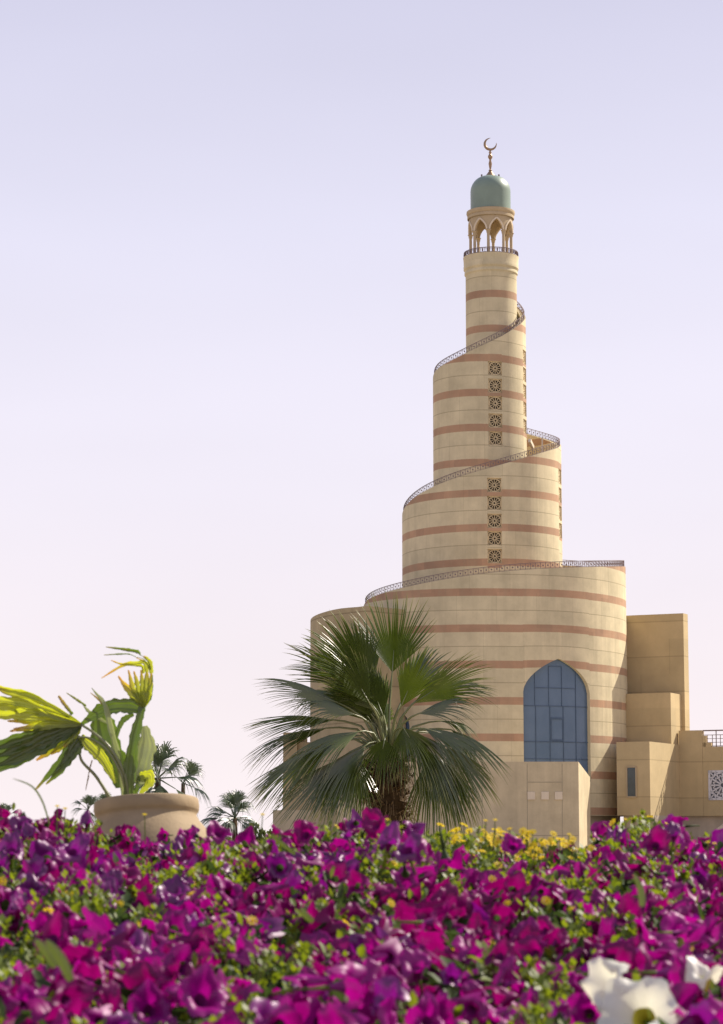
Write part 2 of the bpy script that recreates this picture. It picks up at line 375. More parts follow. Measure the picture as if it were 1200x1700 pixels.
for i in range(len(us) - 1):
    u0, u1 = us[i], us[i + 1]; s0, s1 = arc[i], arc[i + 1]; um = (u0 + u1) / 2
    t0, t1 = ztop(u0), ztop(u1); b0, b1 = zbot(u0), zbot(u1)
    holes = [((a, b_), (a, b_)) for (uc, h, a, b_) in wins if uc - h < um < uc + h and b_ < min(t0, t1)]
    for (uc, hw, f) in arches:
        if uc - hw < um < uc + hw:
            e0 = f(u0) or (f(um)[0], arches and zat(1158 if uc < 800 else 1210, Yw)); e1 = f(u1) or (f(um)[0], zat(1158 if uc < 800 else 1210, Yw))
            holes.append((e0, e1))
    holes.sort(key=lambda h: h[0][0])
    for ins in (0, TH):
        c0, c1 = b0, b1
        for (h0, h1) in holes:
            quad(wall, u0, s0, u1, s1, c0, h0[0], c1, h1[0], ins); c0, c1 = h0[1], h1[1]
        quad(wall, u0, s0, u1, s1, c0, t0, c1, t1, ins)
    r0, r1 = rad(u0), rad(u1)
    wall.add([pos(u0, r0, t0), pos(u1, r1, t1), pos(u1, r1 - TH, t1), pos(u0, r0 - TH, t0)], [(0, 1, 2, 3)], [(s0, .3)] * 4)
    wall.add([pos(u0, r0, b0), pos(u1, r1, b1), pos(u1, r1 - TH, b1), pos(u0, r0 - TH, b0)], [(3, 2, 1, 0)], [(s0, .3)] * 4)
    for (h0, h1) in holes:
        for k in (0, 1):
            wall.add([pos(u0, r0, h0[k]), pos(u1, r1, h1[k]), pos(u1, r1 - TH, h1[k]), pos(u0, r0 - TH, h0[k])], [(0, 1, 2, 3)], [(s0, .3)] * 4)
def jamb(u, a, b_, dp=TH):
    r = rad(u); wall.add([pos(u, r, a), pos(u, r - dp, a), pos(u, r - dp, b_), pos(u, r, b_)], [(0, 1, 2, 3)], [(0, .3)] * 4)
for (uc, h, a, b_) in wins: jamb(uc - h, a, b_); jamb(uc + h, a, b_)
for (uc, hw, f) in arches:
    a = f(uc)[0]; zs = zat(1158 if uc < 800 else 1210, Yw); jamb(uc - hw, a, zs); jamb(uc + hw, a, zs)
wall.build('spiral_wall', M['tower'], tower, smooth=8)

# ramp decks behind the parapets
dk = MB()
for i in range(0, 1080 - 0, 6):
    u0 = i - 0; u1 = u0 + 6
    if u1 > 1080: break
    z0, z1 = ztop(u0) - 2.3, ztop(u1) - 2.3
    i0 = max(rad(u0 - 360) - .1 if u0 - 360 > -90 else 41 * PX, 1.9); i1 = max(rad(u1 - 360) - .1 if u1 - 360 > -90 else 41 * PX, 1.9)
    dk.add([pos(u0, i0, z0), pos(u1, i1, z1), pos(u1, rad(u1) - TH, z1), pos(u0, rad(u0) - TH, z0)], [(3, 2, 1, 0)])
dk.build('ramp_deck', M['trim'], tower)

# lattice screens
def lattice(mb, c, ex, ez, S, d=.05, n=12, th=1.0):
    """star lattice in the plane (ex, ez) centred at c, side S"""
    ny = ex.cross(ez).normalized()
    def P(x, z): return c + ex * x + ez * z
    def B(x0, z0, x1, z1, w_): mb.bar(P(x0, z0), P(x1, z1), d, w_ * th, up=(P(x1, z1) - P(x0, z0)).cross(ny))
    h = S / 2
    for s in (-1, 1):
        B(-h, s * (h - .03 * S), h, s * (h - .03 * S), .06 * S); B(s * (h - .03 * S), -h, s * (h - .03 * S), h, .06 * S)
    ro, ri, rc = .44 * S, .24 * S, .10 * S
    for k in range(n):
        a = 2 * math.pi * k / n; a2 = 2 * math.pi * (k + 1) / n; am = (a + a2) / 2
        B(rc * math.cos(a), rc * math.sin(a), ro * math.cos(a), ro * math.sin(a), .040 * S)
        B(rc * math.cos(a), rc * math.sin(a), rc * math.cos(a2), rc * math.sin(a2), .045 * S)
        B(ro * math.cos(a), ro * math.sin(a), ro * 1.0 * math.cos(a2), ro * math.sin(a2), .04 * S)
        if th > 1: B(ri * math.cos(a), ri * math.sin(a), .36 * S * math.cos(am), .36 * S * math.sin(am), .022 * S); B(ri * math.cos(a2), ri * math.sin(a2), .36 * S * math.cos(am), .36 * S * math.sin(am), .022 * S)
    for sx in (-1, 1):
        for sz in (-1, 1):
            B(sx * .31 * S, sz * .31 * S, sx * h, sz * h, .03 * S)
            B(sx * .36 * S, sz * h, sx * h, sz * .36 * S, .03 * S)
            B(sx * .22 * S, sz * h, sx * .31 * S, sz * .31 * S, .025 * S); B(sx * h, sz * .22 * S, sx * .31 * S, sz * .31 * S, .025 * S)
for (uc, h, a, b_) in wins:
    L = MB(); S = b_ - a; ca = math.cos(R(h))
    c = pos(uc, rad(uc) * ca - .12, (a + b_) / 2)
    ex = (pos(uc + h, rad(uc + h), 0) - pos(uc - h, rad(uc - h), 0)).normalized()
    lattice(L, c, ex, Vector((0, 0, 1)), S * 1.0)
    lw = L.build('lattice_window', M['lat'], tower)
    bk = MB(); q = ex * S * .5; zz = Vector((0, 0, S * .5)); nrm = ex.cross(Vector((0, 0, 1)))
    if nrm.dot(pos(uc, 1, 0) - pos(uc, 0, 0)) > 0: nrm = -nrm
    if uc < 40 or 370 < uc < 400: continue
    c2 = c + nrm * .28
    bk.add([c2 - q - zz, c2 + q - zz, c2 + q + zz, c2 - q + zz], [(0, 1, 2, 3)]); bk.build('dark_backing', M['dark'], lw)  # dark sheet painted as the shade inside the tower, behind the lattice

# arched glazing
for ai, (uc, hw, f) in enumerate(arches):
    G = MB(); uu = np.linspace(uc - hw, uc + hw, 25); zs = zat(1158 if ai == 0 else 1210, Yw); dr = .32
    for i in range(24):
        e0 = f(uu[i]) or (f(uc)[0], zs); e1 = f(uu[i + 1]) or (f(uc)[0], zs)
        G.add([pos(uu[i], rad(uu[i]) - dr, e0[0]), pos(uu[i + 1], rad(uu[i + 1]) - dr, e1[0]), pos(uu[i + 1], rad(uu[i + 1]) - dr, e1[1]), pos(uu[i], rad(uu[i]) - dr, e0[1])], [(3, 2, 1, 0)])
    gw = G.build('arched_window', M['glass'], tower, smooth=True)
    mu = MB(); dm = .30
    def ux(px):
        return min(np.linspace(uc - hw, uc + hw, 200), key=lambda u: abs(proj(pos(u, rad(u) - dm, 6))[0] - px))
    def vbar(px, ya, yb, w_=.045):
        u = ux(px); p = pos(u, rad(u) - dm, 0); 
        mu.bar((p.x, p.y, zat(yb, p.y)), (p.x, p.y, zat(ya, p.y)), w_, .06, up=Vector((0, 1, 0)))
    def hbar(y, xa, xb, w_=.045):
        za = zat(y, YA(uc)); prev = None
        for u in np.linspace(ux(xa), ux(xb), 10):
            p = pos(u, rad(u) - dm, za)
            if prev is not None: mu.bar(prev, p, .06, w_)
            prev = p
    if ai == 0:
        vbar(889, 1112, 1172, .03); vbar(957, 1112, 1172, .03); vbar(890, 1172, 1290); vbar(914, 1172, 1231); vbar(936, 1172, 1231); vbar(957, 1172, 1290, .05)
        vbar(912.5, 1106, 1142); vbar(934, 1106, 1142); vbar(915, 1192, 1229, .15); vbar(935.5, 1192, 1229, .15)
        vbar(914, 1231, 1290, .04); vbar(936, 1231, 1290, .05)
        hbar(1106, 912, 934); hbar(1142, 889, 957); hbar(1172, 867, 977); hbar(1192.5, 914, 936, .14); hbar(1229, 914, 936, .14); hbar(1231.5, 867, 977, .06); hbar(1260, 867, 977)
        vbar(912.5, 1142, 1172, .02); vbar(934, 1142, 1172, .02)
    else:
        vbar(662, 1188, 1290); hbar(1215, 640, 690); hbar(1250, 640, 690)
    mu.build('window_frame', M['mullion'], gw)

# plinth drum under the wall
pl = MB(); pl.lathe([(205 * PX, 0), (205 * PX, 3.2)], BASE, 72); pl.build('plinth', M['plinth'], tower, smooth=True)

# stair stringer in the gap of the upper ramp
stb = MB(); stb.bar(pt(879, 731, 195.5), pt(884.5, 743, 196.5), .22, .3); stb.bar(pt(900, 727, 198.5), pt(900, 752, 198.5), .12); stb.build('stair_stringer', M['square'], tower)

# railings
def railing(u0, u1, step=.42, H=.5, inset=.12):
    mb = MB(); pts_ = []; u = u0
    while u < u1:
        p = pos(u, rad(u) - inset, ztop(u)); pts_.append(p)
        u += math.degrees(step / rad(u))
    for i in range(len(pts_)):
        p = pts_[i]; mb.bar(p - Vector((0, 0, .05)), p + Vector((0, 0, H)),   .04, up=Vector((0, 1, 0)))
        if i + 1 < len(pts_):
            q = pts_[i + 1]; Z = lambda z: Vector((0, 0, z))
            mb.bar(p + Z(H), q + Z(H), .06, .045); mb.bar(p + Z(.03), q + Z(.03), .04, .035)
            c = (p + q) / 2 + Z(H * .52); e = (q - p).normalized() * .075
            mb.bar(c - e * .8, c + e * .8, .03, .12)
            mb.bar(p + Z(H * .8), q + Z(H * .8), .025, .02); mb.bar(p + Z(H * .22), q + Z(H * .22), .025, .02)
    return mb
railing(-90, 190).build('ramp_railing', M['metal'], tower)
railing(290, 552).build('ramp_railing', M['metal'], tower)
railing(655, 893).build('ramp_railing', M['metal'], tower)

# shaft
def Y0(r): return YD - r * PX
def zs_(py, r): return zat(py, Y0(r))
def uvt(rr, an, z): return (an * rr, level(z))
sh = MB()
zb_ = zat(690, YD); prof = []
zz = np.linspace(zb_, zs_(450, 43), 12)
prof = [(43.3 * PX, z) for z in zz]
prof += [(43.6 * PX, zs_(449, 43)), (45.2 * PX, zs_(447, 44)), (45.2 * PX, zs_(444, 44)), (44.4 * PX, zs_(442, 44)), (46.6 * PX, zs_(438, 46)), (46.8 * PX, zs_(434, 46)),
         (46.2 * PX, zs_(432, 46)), (46.8 * PX, zs_(421, 46)), (47.3 * PX, zs_(418, 46)), (38 * PX, zs_(418, 46)), (0.01, zs_(418, 46))]
sh.lathe([(r, z) for r, z in prof], (AX, YD, 0), 60, uvf=uvt)
sh.build('minaret_shaft', M['tower'], tower, smooth=25)
zf = zs_(418, 46)
br = MB(); n_ = 34; H = .42
for k in range(n_):
    a0, a1 = 360 * k / n_, 360 * (k + 1) / n_
    p = pos(a0, 45.6 * PX, zf); q = pos(a1, 45.6 * PX, zf); Z = lambda z: Vector((0, 0, z))
    br.bar(p, p + Z(H), .05, up=Vector((0, 1, 0))); br.bar(p + Z(H), q + Z(H), .07, .06); br.bar(p + Z(.05), q + Z(.05), .04, .04)
    c = (p + q) / 2; br.bar(c + Z(.1), c + Z(.36), .12, .03, up=Vector((0, 1, 0))); br.bar(p + Z(.3), q + Z(.3), .025, .02)
br.build('balcony_railing', M['metal'], tower)
# lantern arcade
zsp = zs_(381, 37); zap = zs_(362, 37); zct = zs_(349, 38)
ar = MB(); ro, ri = 37 * PX, 32.5 * PX
A0 = 90 + 10
def opening(u):
    s = ((u - A0) % 45) / 45 * 2 - 1      # columns at A0 + 45 k
    k = abs(s) / .86
    if k >= 1: return zsp
    return zsp + (zap - zsp) * ((1 - k * k) ** .5 * .55 + (1 - k) * .45)
st = 1.5
for i in range(int(360 / st)):
    u0 = A0 + i * st; u1 = u0 + st; e0, e1 = opening(u0), opening(u1)
    for r_, fl in ((ro, 0), (ri, 1)):
        P = [pos(u0, r_, e0), pos(u1, r_, e1), pos(u1, r_, zct), pos(u0, r_, zct)]; ar.add(P, [(0, 1, 2, 3) if fl else (3, 2, 1, 0)])
    ar.add([pos(u0, ro, e0), pos(u1, ro, e1), pos(u1, ri, e1), pos(u0, ri, e0)], [(0, 1, 2, 3)])
ar.build('lantern_arcade', M['trim'], tower, smooth=25)
tr = MB()
for k in range(8):
    prev = None
    for s in np.linspace(-.86, .86, 17):
        u = A0 + 45 * k + 22.5 + s * 22.5; kk = abs(s) / .86; z = zsp + (zap - zsp) * (max(0, 1 - kk * kk) ** .5 * .55 + (1 - kk) * .45)
        p = pos(u, ro + .02, z + .07)
        if prev is not None: tr.bar(prev, p, .1, .13)
        prev = p
tr.build('arch_moulding', M['square'], tower)
for k in range(8):
    cm = MB(); p = pos(A0 + 45 * k, 34.7 * PX, zf)
    hgt = zsp - zf + .05
    cm.lathe([(.20, 0), (.20, .12), (.15, .16), (.125, .22), (.12, hgt - .5), (.12, hgt - .35), (.16, hgt - .25), (.17, hgt - .12), (.25, hgt)], p, 14)
    cm.build('lantern_column', M['trim'], tower, smooth=30)
cp = MB()
zc0 = zs_(361, 38)
cp.lathe([(ri, zct - .05), (ro, zct - .2), (38.6 * PX, zct - .2), (38.9 * PX, zs_(355.5, 39)), (39.8 * PX, zs_(355, 39)), (39.8 * PX, zs_(351, 39)), (38.8 * PX, zs_(350, 39)), (40.6 * PX, zs_(347.5, 40)), (41.2 * PX, zs_(345.5, 40)), (41 * PX, zs_(342.5, 40)), (33 * PX, zs_(341, 38)), (0.01, zs_(341, 38))], (AX, YD, 0), 60)
cp.lathe([(0.01, zct - .02), (ri + .05, zct - .02)], (AX, YD, 0), 40)
cp.build('cornice', M['trim'], tower, smooth=25)
dm_ = MB(); rD = 34.2
zb = zs_(342, 34); zt = zs_(311, 34); ztp = zat(292.5, YD)
pr = [(rD * PX, zb), (rD * PX, zt)]
for k in range(1, 15):
    a = math.pi / 2 * k / 14; pr.append((rD * PX * math.cos(a) ** .78 if k < 14 else .01, zt + (ztp - zt) * math.sin(a) ** 1.0))
dm_.lathe(pr, (AX, YD, 0), 64)
dome = dm_.build('dome', M['dome'], tower, smooth=40)
lt = MB()
for px in (799.5, 828): p = pt(px, 293, YD); lt.box(p, .13, .13, .35)
lt.build('dome_light', M['metal'], dome)
fi = MB()
def zf_(y): return zat(y, YD)
fi.lathe([(9.5 * PX, zf_(294)), (8 * PX, zf_(291.5)), (5.6 * PX, zf_(288.5)), (3.4 * PX, zf_(285.5)), (2.2 * PX, zf_(284)), (3.2 * PX, zf_(283)), (1.3 * PX, zf_(281)), (2.2 * PX, zf_(277)), (3 * PX, zf_(272)), (1.6 * PX, zf_(266)), (2.0 * PX, zf_(264.5)), (3.9 * PX, zf_(261.5)), (3.9 * PX, zf_(259)), (1.6 * PX, zf_(255.5)), (2.6 * PX, zf_(253.5)), (1.8 * PX, zf_(251.5)), (.8 * PX, zf_(249.5))], (AX, YD, 0), 16)
fin = fi.build('finial', M['bronze'], tower, smooth=50)
cr = MB(); cc = Vector((AX, YD, zf_(239.6))); ns = 40; Rr = 11.3 * PX
for i in range(ns + 1):
    t = i / ns; a = R(86) + t * R(288) ; 
    wd = 2.15 * PX * math.sin(math.pi * t) ** .8 + .01
    rc_ = Rr - wd
    c_ = cc + Vector((math.cos(a) * rc_, 0, math.sin(a) * rc_)); er = Vector((math.cos(a), 0, math.sin(a)))
    for k in range(8):
        b2 = 2 * math.pi * k / 8; cr.v.append(tuple(c_ + er * math.cos(b2) * wd + Vector((0, math.sin(b2) * wd * .6, 0))))
for i in range(ns):
    for k in range(8):
        cr.f.append((i * 8 + k, i * 8 + (k + 1) % 8, (i + 1) * 8 + (k + 1) % 8, (i + 1) * 8 + k)); cr.uv.append(None); cr.m.append(0)
cr.build('crescent', M['bronze'], fin, smooth='all')

# ------------------------------------------------------------------ lower blocks of the building
GA = R(26); av = Vector((-math.cos(GA), math.sin(GA), 0)); bv = Vector((math.sin(GA), math.cos(GA), 0))
def solve(c, d, px, lo=0, hi=40):
    for _ in range(50):
        mid = (lo + hi) / 2; x = proj(c + d * mid)[0]
        tgt = (x > px) if d.x < 0 else (x < px)
        if tgt: lo = mid
        else: hi = mid
    return lo
def block(name, xr, ytop, Yc, xl, xb, mat, zb=2.9, roofdrop=0, parent=tower, depth=None, A=av, B=bv, par=True):
    """front face from xl to xr, right side face from xr back to xb (pixels of the photograph)"""
    c = pt(xr, ytop, Yc); zt_ = c.z; wl = solve(c, A, xl) if xl is not None else 5
    dp = depth if depth else solve(c, B, xb)
    mb = MB(); c0 = Vector((c.x, c.y, 0))
    P = [c0, c0 + A * wl, c0 + A * wl + B * dp, c0 + B * dp]
    tops = [zt_, zt_, zt_ - roofdrop, zt_ - roofdrop]
    def fc(i, j, L0, L1):
        mb.add([P[i] + Vector((0, 0, zb)), P[j] + Vector((0, 0, zb)), P[j] + Vector((0, 0, tops[j])), P[i] + Vector((0, 0, tops[i]))], [(0, 1, 2, 3)],
               [(L0, zb), (L1, zb), (L1, tops[j]), (L0, tops[i])])
    fc(1, 0, wl, 0); fc(0, 3, 0, dp); fc(3, 2, 0, wl); fc(2, 1, 0, dp)
    mb.add([P[k] + Vector((0, 0, tops[k])) for k in range(4)], [(3, 2, 1, 0)], [(0, 0)] * 4)
    mb.add([P[k] + Vector((0, 0, zb)) for k in range(4)], [(0, 1, 2, 3)], [(0, 0)] * 4)
    o = mb.build(name, mat, parent, bevel=.04)
    return c, wl, dp, o
stair = block('stair_block', 1134, 1018, 197.5, 1030, 1141.5, M['block'])
mid = block('side_block', 1113, 1150, 195.2, 1030, 1140.5, M['block'])
c3, w3, d3, o3 = block('entrance_block', 1078, 1231, 190, 1023, 1127, M['block'])
c4s = c3 + bv * d3
# wing: starts where the entrance block's side ends
wx = pt(1127, 1213, c4s.y)
def wing(name, xa, xb_, ytop, mat, zb=2.9, base=None, dp=10):
    A2 = -av; c = Vector((c4s.x, c4s.y, 0)); L0 = solve(c + Vector((0, 0, 8)), A2, xa, 0, 60) if xa > 1127.5 else 0; L1 = solve(c + Vector((0, 0, 8)), A2, xb_, 0, 60)
    p0 = c + A2 * L0; p1 = c + A2 * L1; zt_ = zat(ytop, p0.y); mb = MB()
    P = [p0, p1, p1 + bv * dp, p0 + bv * dp]
    for i, j, la, lb in ((0, 1, L0, L1), (1, 2, 0, dp), (2, 3, L1, L0), (3, 0, dp, 0)):
        mb.add([P[i] + Vector((0, 0, zb)), P[j] + Vector((0, 0, zb)), P[j] + Vector((0, 0, zt_)), P[i] + Vector((0, 0, zt_))], [(0, 1, 2, 3)], [(la, zb), (lb, zb), (lb, zt_), (la, zt_)])
    mb.add([q + Vector((0, 0, zt_)) for q in P], [(0, 1, 2, 3)], [(0, 0)] * 4); mb.add([q + Vector((0, 0, zb)) for q in P], [(3, 2, 1, 0)], [(0, 0)] * 4)
    return mb.build(name, mat, tower, bevel=.03), p0, p1, zt_
wg1, a_, b_, z1_ = wing('wing_parapet', 1127, 1166, 1213, M['block'], dp=.5)
wg2, p0, p1, z2_ = wing('wing', 1166.3, 1330, 1240, M['block'])
stp = MB(); q0 = p0 + av * 0; 
for (dx, hh) in ((.15, .9), (.35, .35)):
    c = p0 - av * dx + Vector((0, 0, z2_ + hh / 2)) + bv * .25; stp.box(c, dx * 2, .5, hh, Matrix.Rotation(-GA, 3, 'Z'))
stp.build('parapet_step', M['block'], wg2)
rl = MB(); L = (p1 - p0).length; dirn = (p1 - p0).normalized(); nP = int(L / 1.1)
off = bv * .2
for k in range(nP + 1):
    p = p0 + dirn * (k * 1.1) + off; Z = lambda z: Vector((0, 0, z2_ + z))
    rl.bar(p + Z(0), p + Z(1.32), .07, up=Vector((0, 1, 0)))
    q = p0 + dirn * ((k + 1) * 1.1) + off
    for hz, t in ((.06, .07), (.36, .04), (.66, .04), (.96, .05), (1.32, .1)): rl.bar(p + Z(hz), q + Z(hz), t, t)
    m0 = p + dirn * .35; m1 = p + dirn * .78
    rl.bar(m0 + Z(.06), m0 + Z(.96), .05, up=Vector((0, 1, 0))); rl.bar(m1 + Z(.06), m1 + Z(.96), .05, up=Vector((0, 1, 0)))
rl.build('roof_railing', M['metal'], wg2)
# white lattice screen in the wing
ls = MB(); S = 2.35; cx = solve(Vector((p0.x, p0.y, 8)), -av, 1175.5, 0, 30) + S / 2
cw = p0 - av * cx; cw.z = (zat(1280, cw.y) + zat(1327, cw.y)) / 2
lattice(ls, cw - bv * .03, -av, Vector((0, 0, 1)), S, .08, 12, 1.25)
lwn = ls.build('lattice_window', M['latw'], wg2)
bk = MB(); bk.box(cw - bv * -.0, S, .05, S, Matrix.Rotation(-GA, 3, 'Z')); bk.build('dark_backing', plain('blue_dark', (.07, .075, .10), .4), lwn)
# slit window on the entrance block
def onface(c, d, px): return c + d * solve(c, d, px)
pw0 = onface(c3, av, 1055.5); pw1 = onface(c3, av, 1040)
zw0, zw1 = zat(1323, 190.3), zat(1273, 190.3)
sw = MB(); cwn = (pw0 + pw1) / 2; cwn.z = (zw0 + zw1) / 2; wdt = (pw0 - pw1).length
sw.box(cwn - bv * .02, wdt, .06, zw1 - zw0, Matrix.Rotation(-GA, 3, 'Z')); swo = sw.build('slit_window', plain('slit_glass', (.05, .07, .085), .2), o3)
fr = MB()
for sgn in (-1, 1):
    fr.bar(cwn - bv * .06 + av * sgn * wdt / 2 + Vector((0, 0, -(zw1 - zw0) / 2)), cwn - bv * .06 + av * sgn * wdt / 2 + Vector((0, 0, (zw1 - zw0) / 2)), .1, up=bv)
    fr.bar(cwn - bv * .06 - av * wdt / 2 + Vector((0, 0, sgn * (zw1 - zw0) / 2)), cwn - bv * .06 + av * wdt / 2 + Vector((0, 0, sgn * (zw1 - zw0) / 2)), .1)
fr.build('window_frame', M['trim'], swo)
# plinth wall below the blocks
pb = MB(); q = pt(1023, 1353, 190.5)
cA = Vector((c3.x, c3.y, 0)) + bv * .6
pts_ = [cA + av * (w3 - .3), cA, cA + bv * (d3 - .2), cA + bv * (d3 - .2) - av * 16, cA + bv * (d3 + 9) - av * 16, cA + bv * (d3 + 9) + av * w3]
vs_ = [(p.x, p.y, z) for z in (0, 2.9) for p in pts_]; k = len(pts_)
pb.add(vs_, [(i, (i + 1) % k, (i + 1) % k + k, i + k) for i in range(k)])
pb.build('plinth', M['plinth'], tower)

# porch in front of the drum
PG = R(13); pa = Vector((-math.cos(PG), math.sin(PG), 0)); pbv = Vector((math.sin(PG), math.cos(PG), 0))
pc, pw, pd, po = block('porch', 960, 1264.5, 182.5, 560, 979, M['porch'], zb=0, roofdrop=1.0, A=Vector((-1, 0.02, 0)).normalized(), B=pbv)
jt = MB(); fy = lambda px: pc.y + (pc.x - pt(px, 1300, pc.y).x) * .02 - .004
def jline(px0, py0, px1, py1, w_=.05):
    jt.bar(pt(px0, py0, fy(px0)), pt(px1, py1, fy(px1)), .012, w_) if py0 == py1 else jt.bar(pt(px0, py0, fy(px0)), pt(px1, py1, fy(px1)), w_, .012, up=Vector((0, 1, 0)))
for x in (875, 933, 800, 740, 680): jline(x, 1268, x + .6, 1412)
jline(875, 1298.5, 933, 1298.5); jline(800, 1387, 960, 1387)
jline(620, 1330, 800, 1330)
jt.build('panel_joint', plain('joint_line', (.33, .275, .19), .9), po)  # panel joints as thin bars in a darker joint colour
for x in (875.5, 898.5, 921.0):
    sq = MB(); a = pt(x, 1327.5, fy(x)); b2 = pt(x + 12.5, 1314.5, fy(x)); c = (a + b2) / 2
    sq.box((c.x, c.y - .03, c.z), b2.x - a.x, .10, b2.z - a.z); sq.build('stone_tablet', M['square'], po, bevel=.02)
pit = MB(); 
# outer curved wall on the left
RD = 305 * PX
lw = MB(); A_ = [(u, zat(y, YD - RD * math.sin(R(u)))) for u, y in ((122, 1000), (130, 1003), (136, 1007), (146, 1010), (158, 1017), (170, 1024.5), (180, 1031), (200, 1036), (240, 1045), (270, 1052))]
fz = pchip([a for a, _ in A_], [b for _, b in A_])
prev = None
for u in np.arange(134, 270.1, 4):
    z = fz(u); s = RD * R(u); cur = (u, z, s)
    if prev:
        for rr, fl in ((RD, 1), (RD - .5, 0)):
            P = [pos(prev[0], rr, 2.9), pos(u, rr, 2.9), pos(u, rr, z), pos(prev[0], rr, prev[1])]
            lw.add(P, [(3, 2, 1, 0) if fl else (0, 1, 2, 3)], [(prev[2], 2.9), (s, 2.9), (s, z), (prev[2], prev[1])])
        lw.add([pos(prev[0], RD, prev[1]), pos(u, RD, z), pos(u, RD - .5, z), pos(prev[0], RD - .5, prev[1])], [(0, 1, 2, 3)], [(0, 0)] * 4)
        lw.add([pos(prev[0], 210 * PX, prev[1] - 1), pos(prev[0], RD - .4, prev[1] - 1), pos(u, RD - .4, z - 1), pos(u, 210 * PX, z - 1)], [(0, 1, 2, 3)], [(0, 0)] * 4)
        lw.add([pos(prev[0], 210 * PX, 2.9), pos(prev[0], RD, 2.9), pos(u, RD, 2.9), pos(u, 210 * PX, 2.9)], [(0, 1, 2, 3)], [(0, 0)] * 4)
    prev = cur
for u in (134,):
    z = fz(u); lw.add([pos(u, 215 * PX, 2.9), pos(u, RD, 2.9), pos(u, RD, z), pos(u, 215 * PX, z)], [(0, 1, 2, 3)], [(0, 2.9), (4, 2.9), (4, z), (0, z)])
lw.build('outer_wall', M['plainwall'], tower, smooth=10)
Al = Vector((-1, .0, 0)); Bl = Vector((.12, .99, 0)).normalized()
block('left_block', 493, 1216, 199, 470, None, M['block'], depth=6, A=Al, B=Bl)
block('left_link_wall', 530, 1232, 199.5, 493, None, M['block'], depth=4, A=Al, B=Bl)
block('left_low_block', 566, 1345, 186, 453, None, M['porch'], zb=0, depth=8, A=Al, B=Bl)
block('left_wall', 566, 1290, 189, 470, None, M['block'], zb=0, depth=3, A=Al, B=Bl)

# ------------------------------------------------------------------ palms
def fan(mb, hub, d, nrm, L, spread, nseg, droop, fused, rng, cup=.25, mi=0, thread=True, ns=8, curl=0.0, wind=Vector((0, 0, 0))):
    d = d.normalized(); s = nrm.cross(d).normalized(); nrm = d.cross(s).normalized(); sp = R(spread); da = sp / nseg
    for j in range(nseg):
        a = -sp / 2 + (j + .5) * da; k = abs(a) / (sp / 2)
        Lj = L * (1 - .28 * k ** 2) * rng.uniform(.9, 1.06)
        wmax = Lj * fused * math.tan(da / 2) * 1.02
        tw = rng.uniform(-.09, .09); dz = rng.uniform(.6, 1.5); vs_ = []; uvs = []
        for i in range(ns + 1):
            t = i / ns
            aa = a + tw * max(0, t - fused) ; dj = d * math.cos(aa) + s * math.sin(aa)
            if t <= fused: wd = t * Lj * math.tan(da / 2) * 1.02
            else: wd = wmax * (1 - (t - fused) / (1 - fused)) ** .62 * 1.12
            p = hub + dj * (t * Lj) - nrm * (cup * Lj * t * abs(math.sin(a)) ** 1.5)
            q = max(0, t - .25); p = p + Vector((0, 0, -droop * Lj * q * q * dz)) + wind * (q * q * Lj)
            fr_ = max(0, t - fused) / (1 - fused)
            p = p + Vector((0, 0, -curl * Lj * fr_ ** 2.2 * dz))
            sj = (-d * math.sin(aa) + s * math.cos(aa))
            rdg = nrm * max(wd, .0) * 1.25
            vs_ += [p - sj * wd, p + rdg, p + sj * wd]; uvs += [(0, t), (.5, t), (1, t)]
        fs = []
        for i in range(ns):
            b0 = i * 3; fs += [(b0, b0 + 1, b0 + 4, b0 + 3), (b0 + 1, b0 + 2, b0 + 5, b0 + 4)]
        mb.add(vs_, fs, uvs, mi)

PY = 41.0
pc0 = pt(642, 1262, PY)
pt0 = Vector((pc0.x + .03, PY, 0))
palm = empty('fan_palm', pt0, 'large green fan palm with shaggy brown trunk standing before the spiral tower', 'palm tree')
tk = MB(); rng = random.Random(3)
def wob(an, z): return 1 + .10 * math.sin(5 * an + z * 17) + .06 * math.sin(11 * an - z * 31)
prf = [(.30, 0), (.27, .3), (.255, .7), (.25, 1.1), (.25, 1.5), (.27, 1.9), (.27, 2.2), (.2, 2.5), (.08, 2.75)]
zz = np.linspace(0, 2.75, 60); pr = [(float(np.interp(z, [p[1] for p in prf], [p[0] for p in prf])) * (1 + .05 * ((z * 9) % 1)), z) for z in zz]
tk.lathe(pr, pt0, 28, wob=wob)
trunk = tk.build('trunk', M['bark'], palm, smooth=40)
bt = MB()
for k in range(90):
    bt = MB()
    a = k * 2.399; z = .9 + 1.6 * (k / 90) ; p = pt0 + Vector((math.cos(a) * .24, math.sin(a) * .24, z)); o = Vector((math.cos(a), math.sin(a), 0))
    L = rng.uniform(.12, .34); tip = p + o * L * .7 + Vector((0, 0, L * rng.uniform(-.4, .9)))
    bt.bar(p, tip, rng.uniform(.03, .08), .03)
    bt.build('leaf_base', M['bark'], trunk)
ft = MB()
for k in range(260):
    a = rng.uniform(0, 6.28); z = rng.uniform(1.2, 2.5); p = pt0 + Vector((math.cos(a) * .25, math.sin(a) * .25, z)); o = Vector((math.cos(a), math.sin(a), 0))
    L = rng.uniform(.1, .35); m_ = p + o * L * .6 + Vector((0, 0, L * .2)); e = m_ + o * L * .3 - Vector((0, 0, L * .7))
    ft.bar(p, m_, .012); ft.bar(m_, e, .008)
ft.build('fibre', M['palmdry'], trunk)
heart = pt(643, 1235, PY)
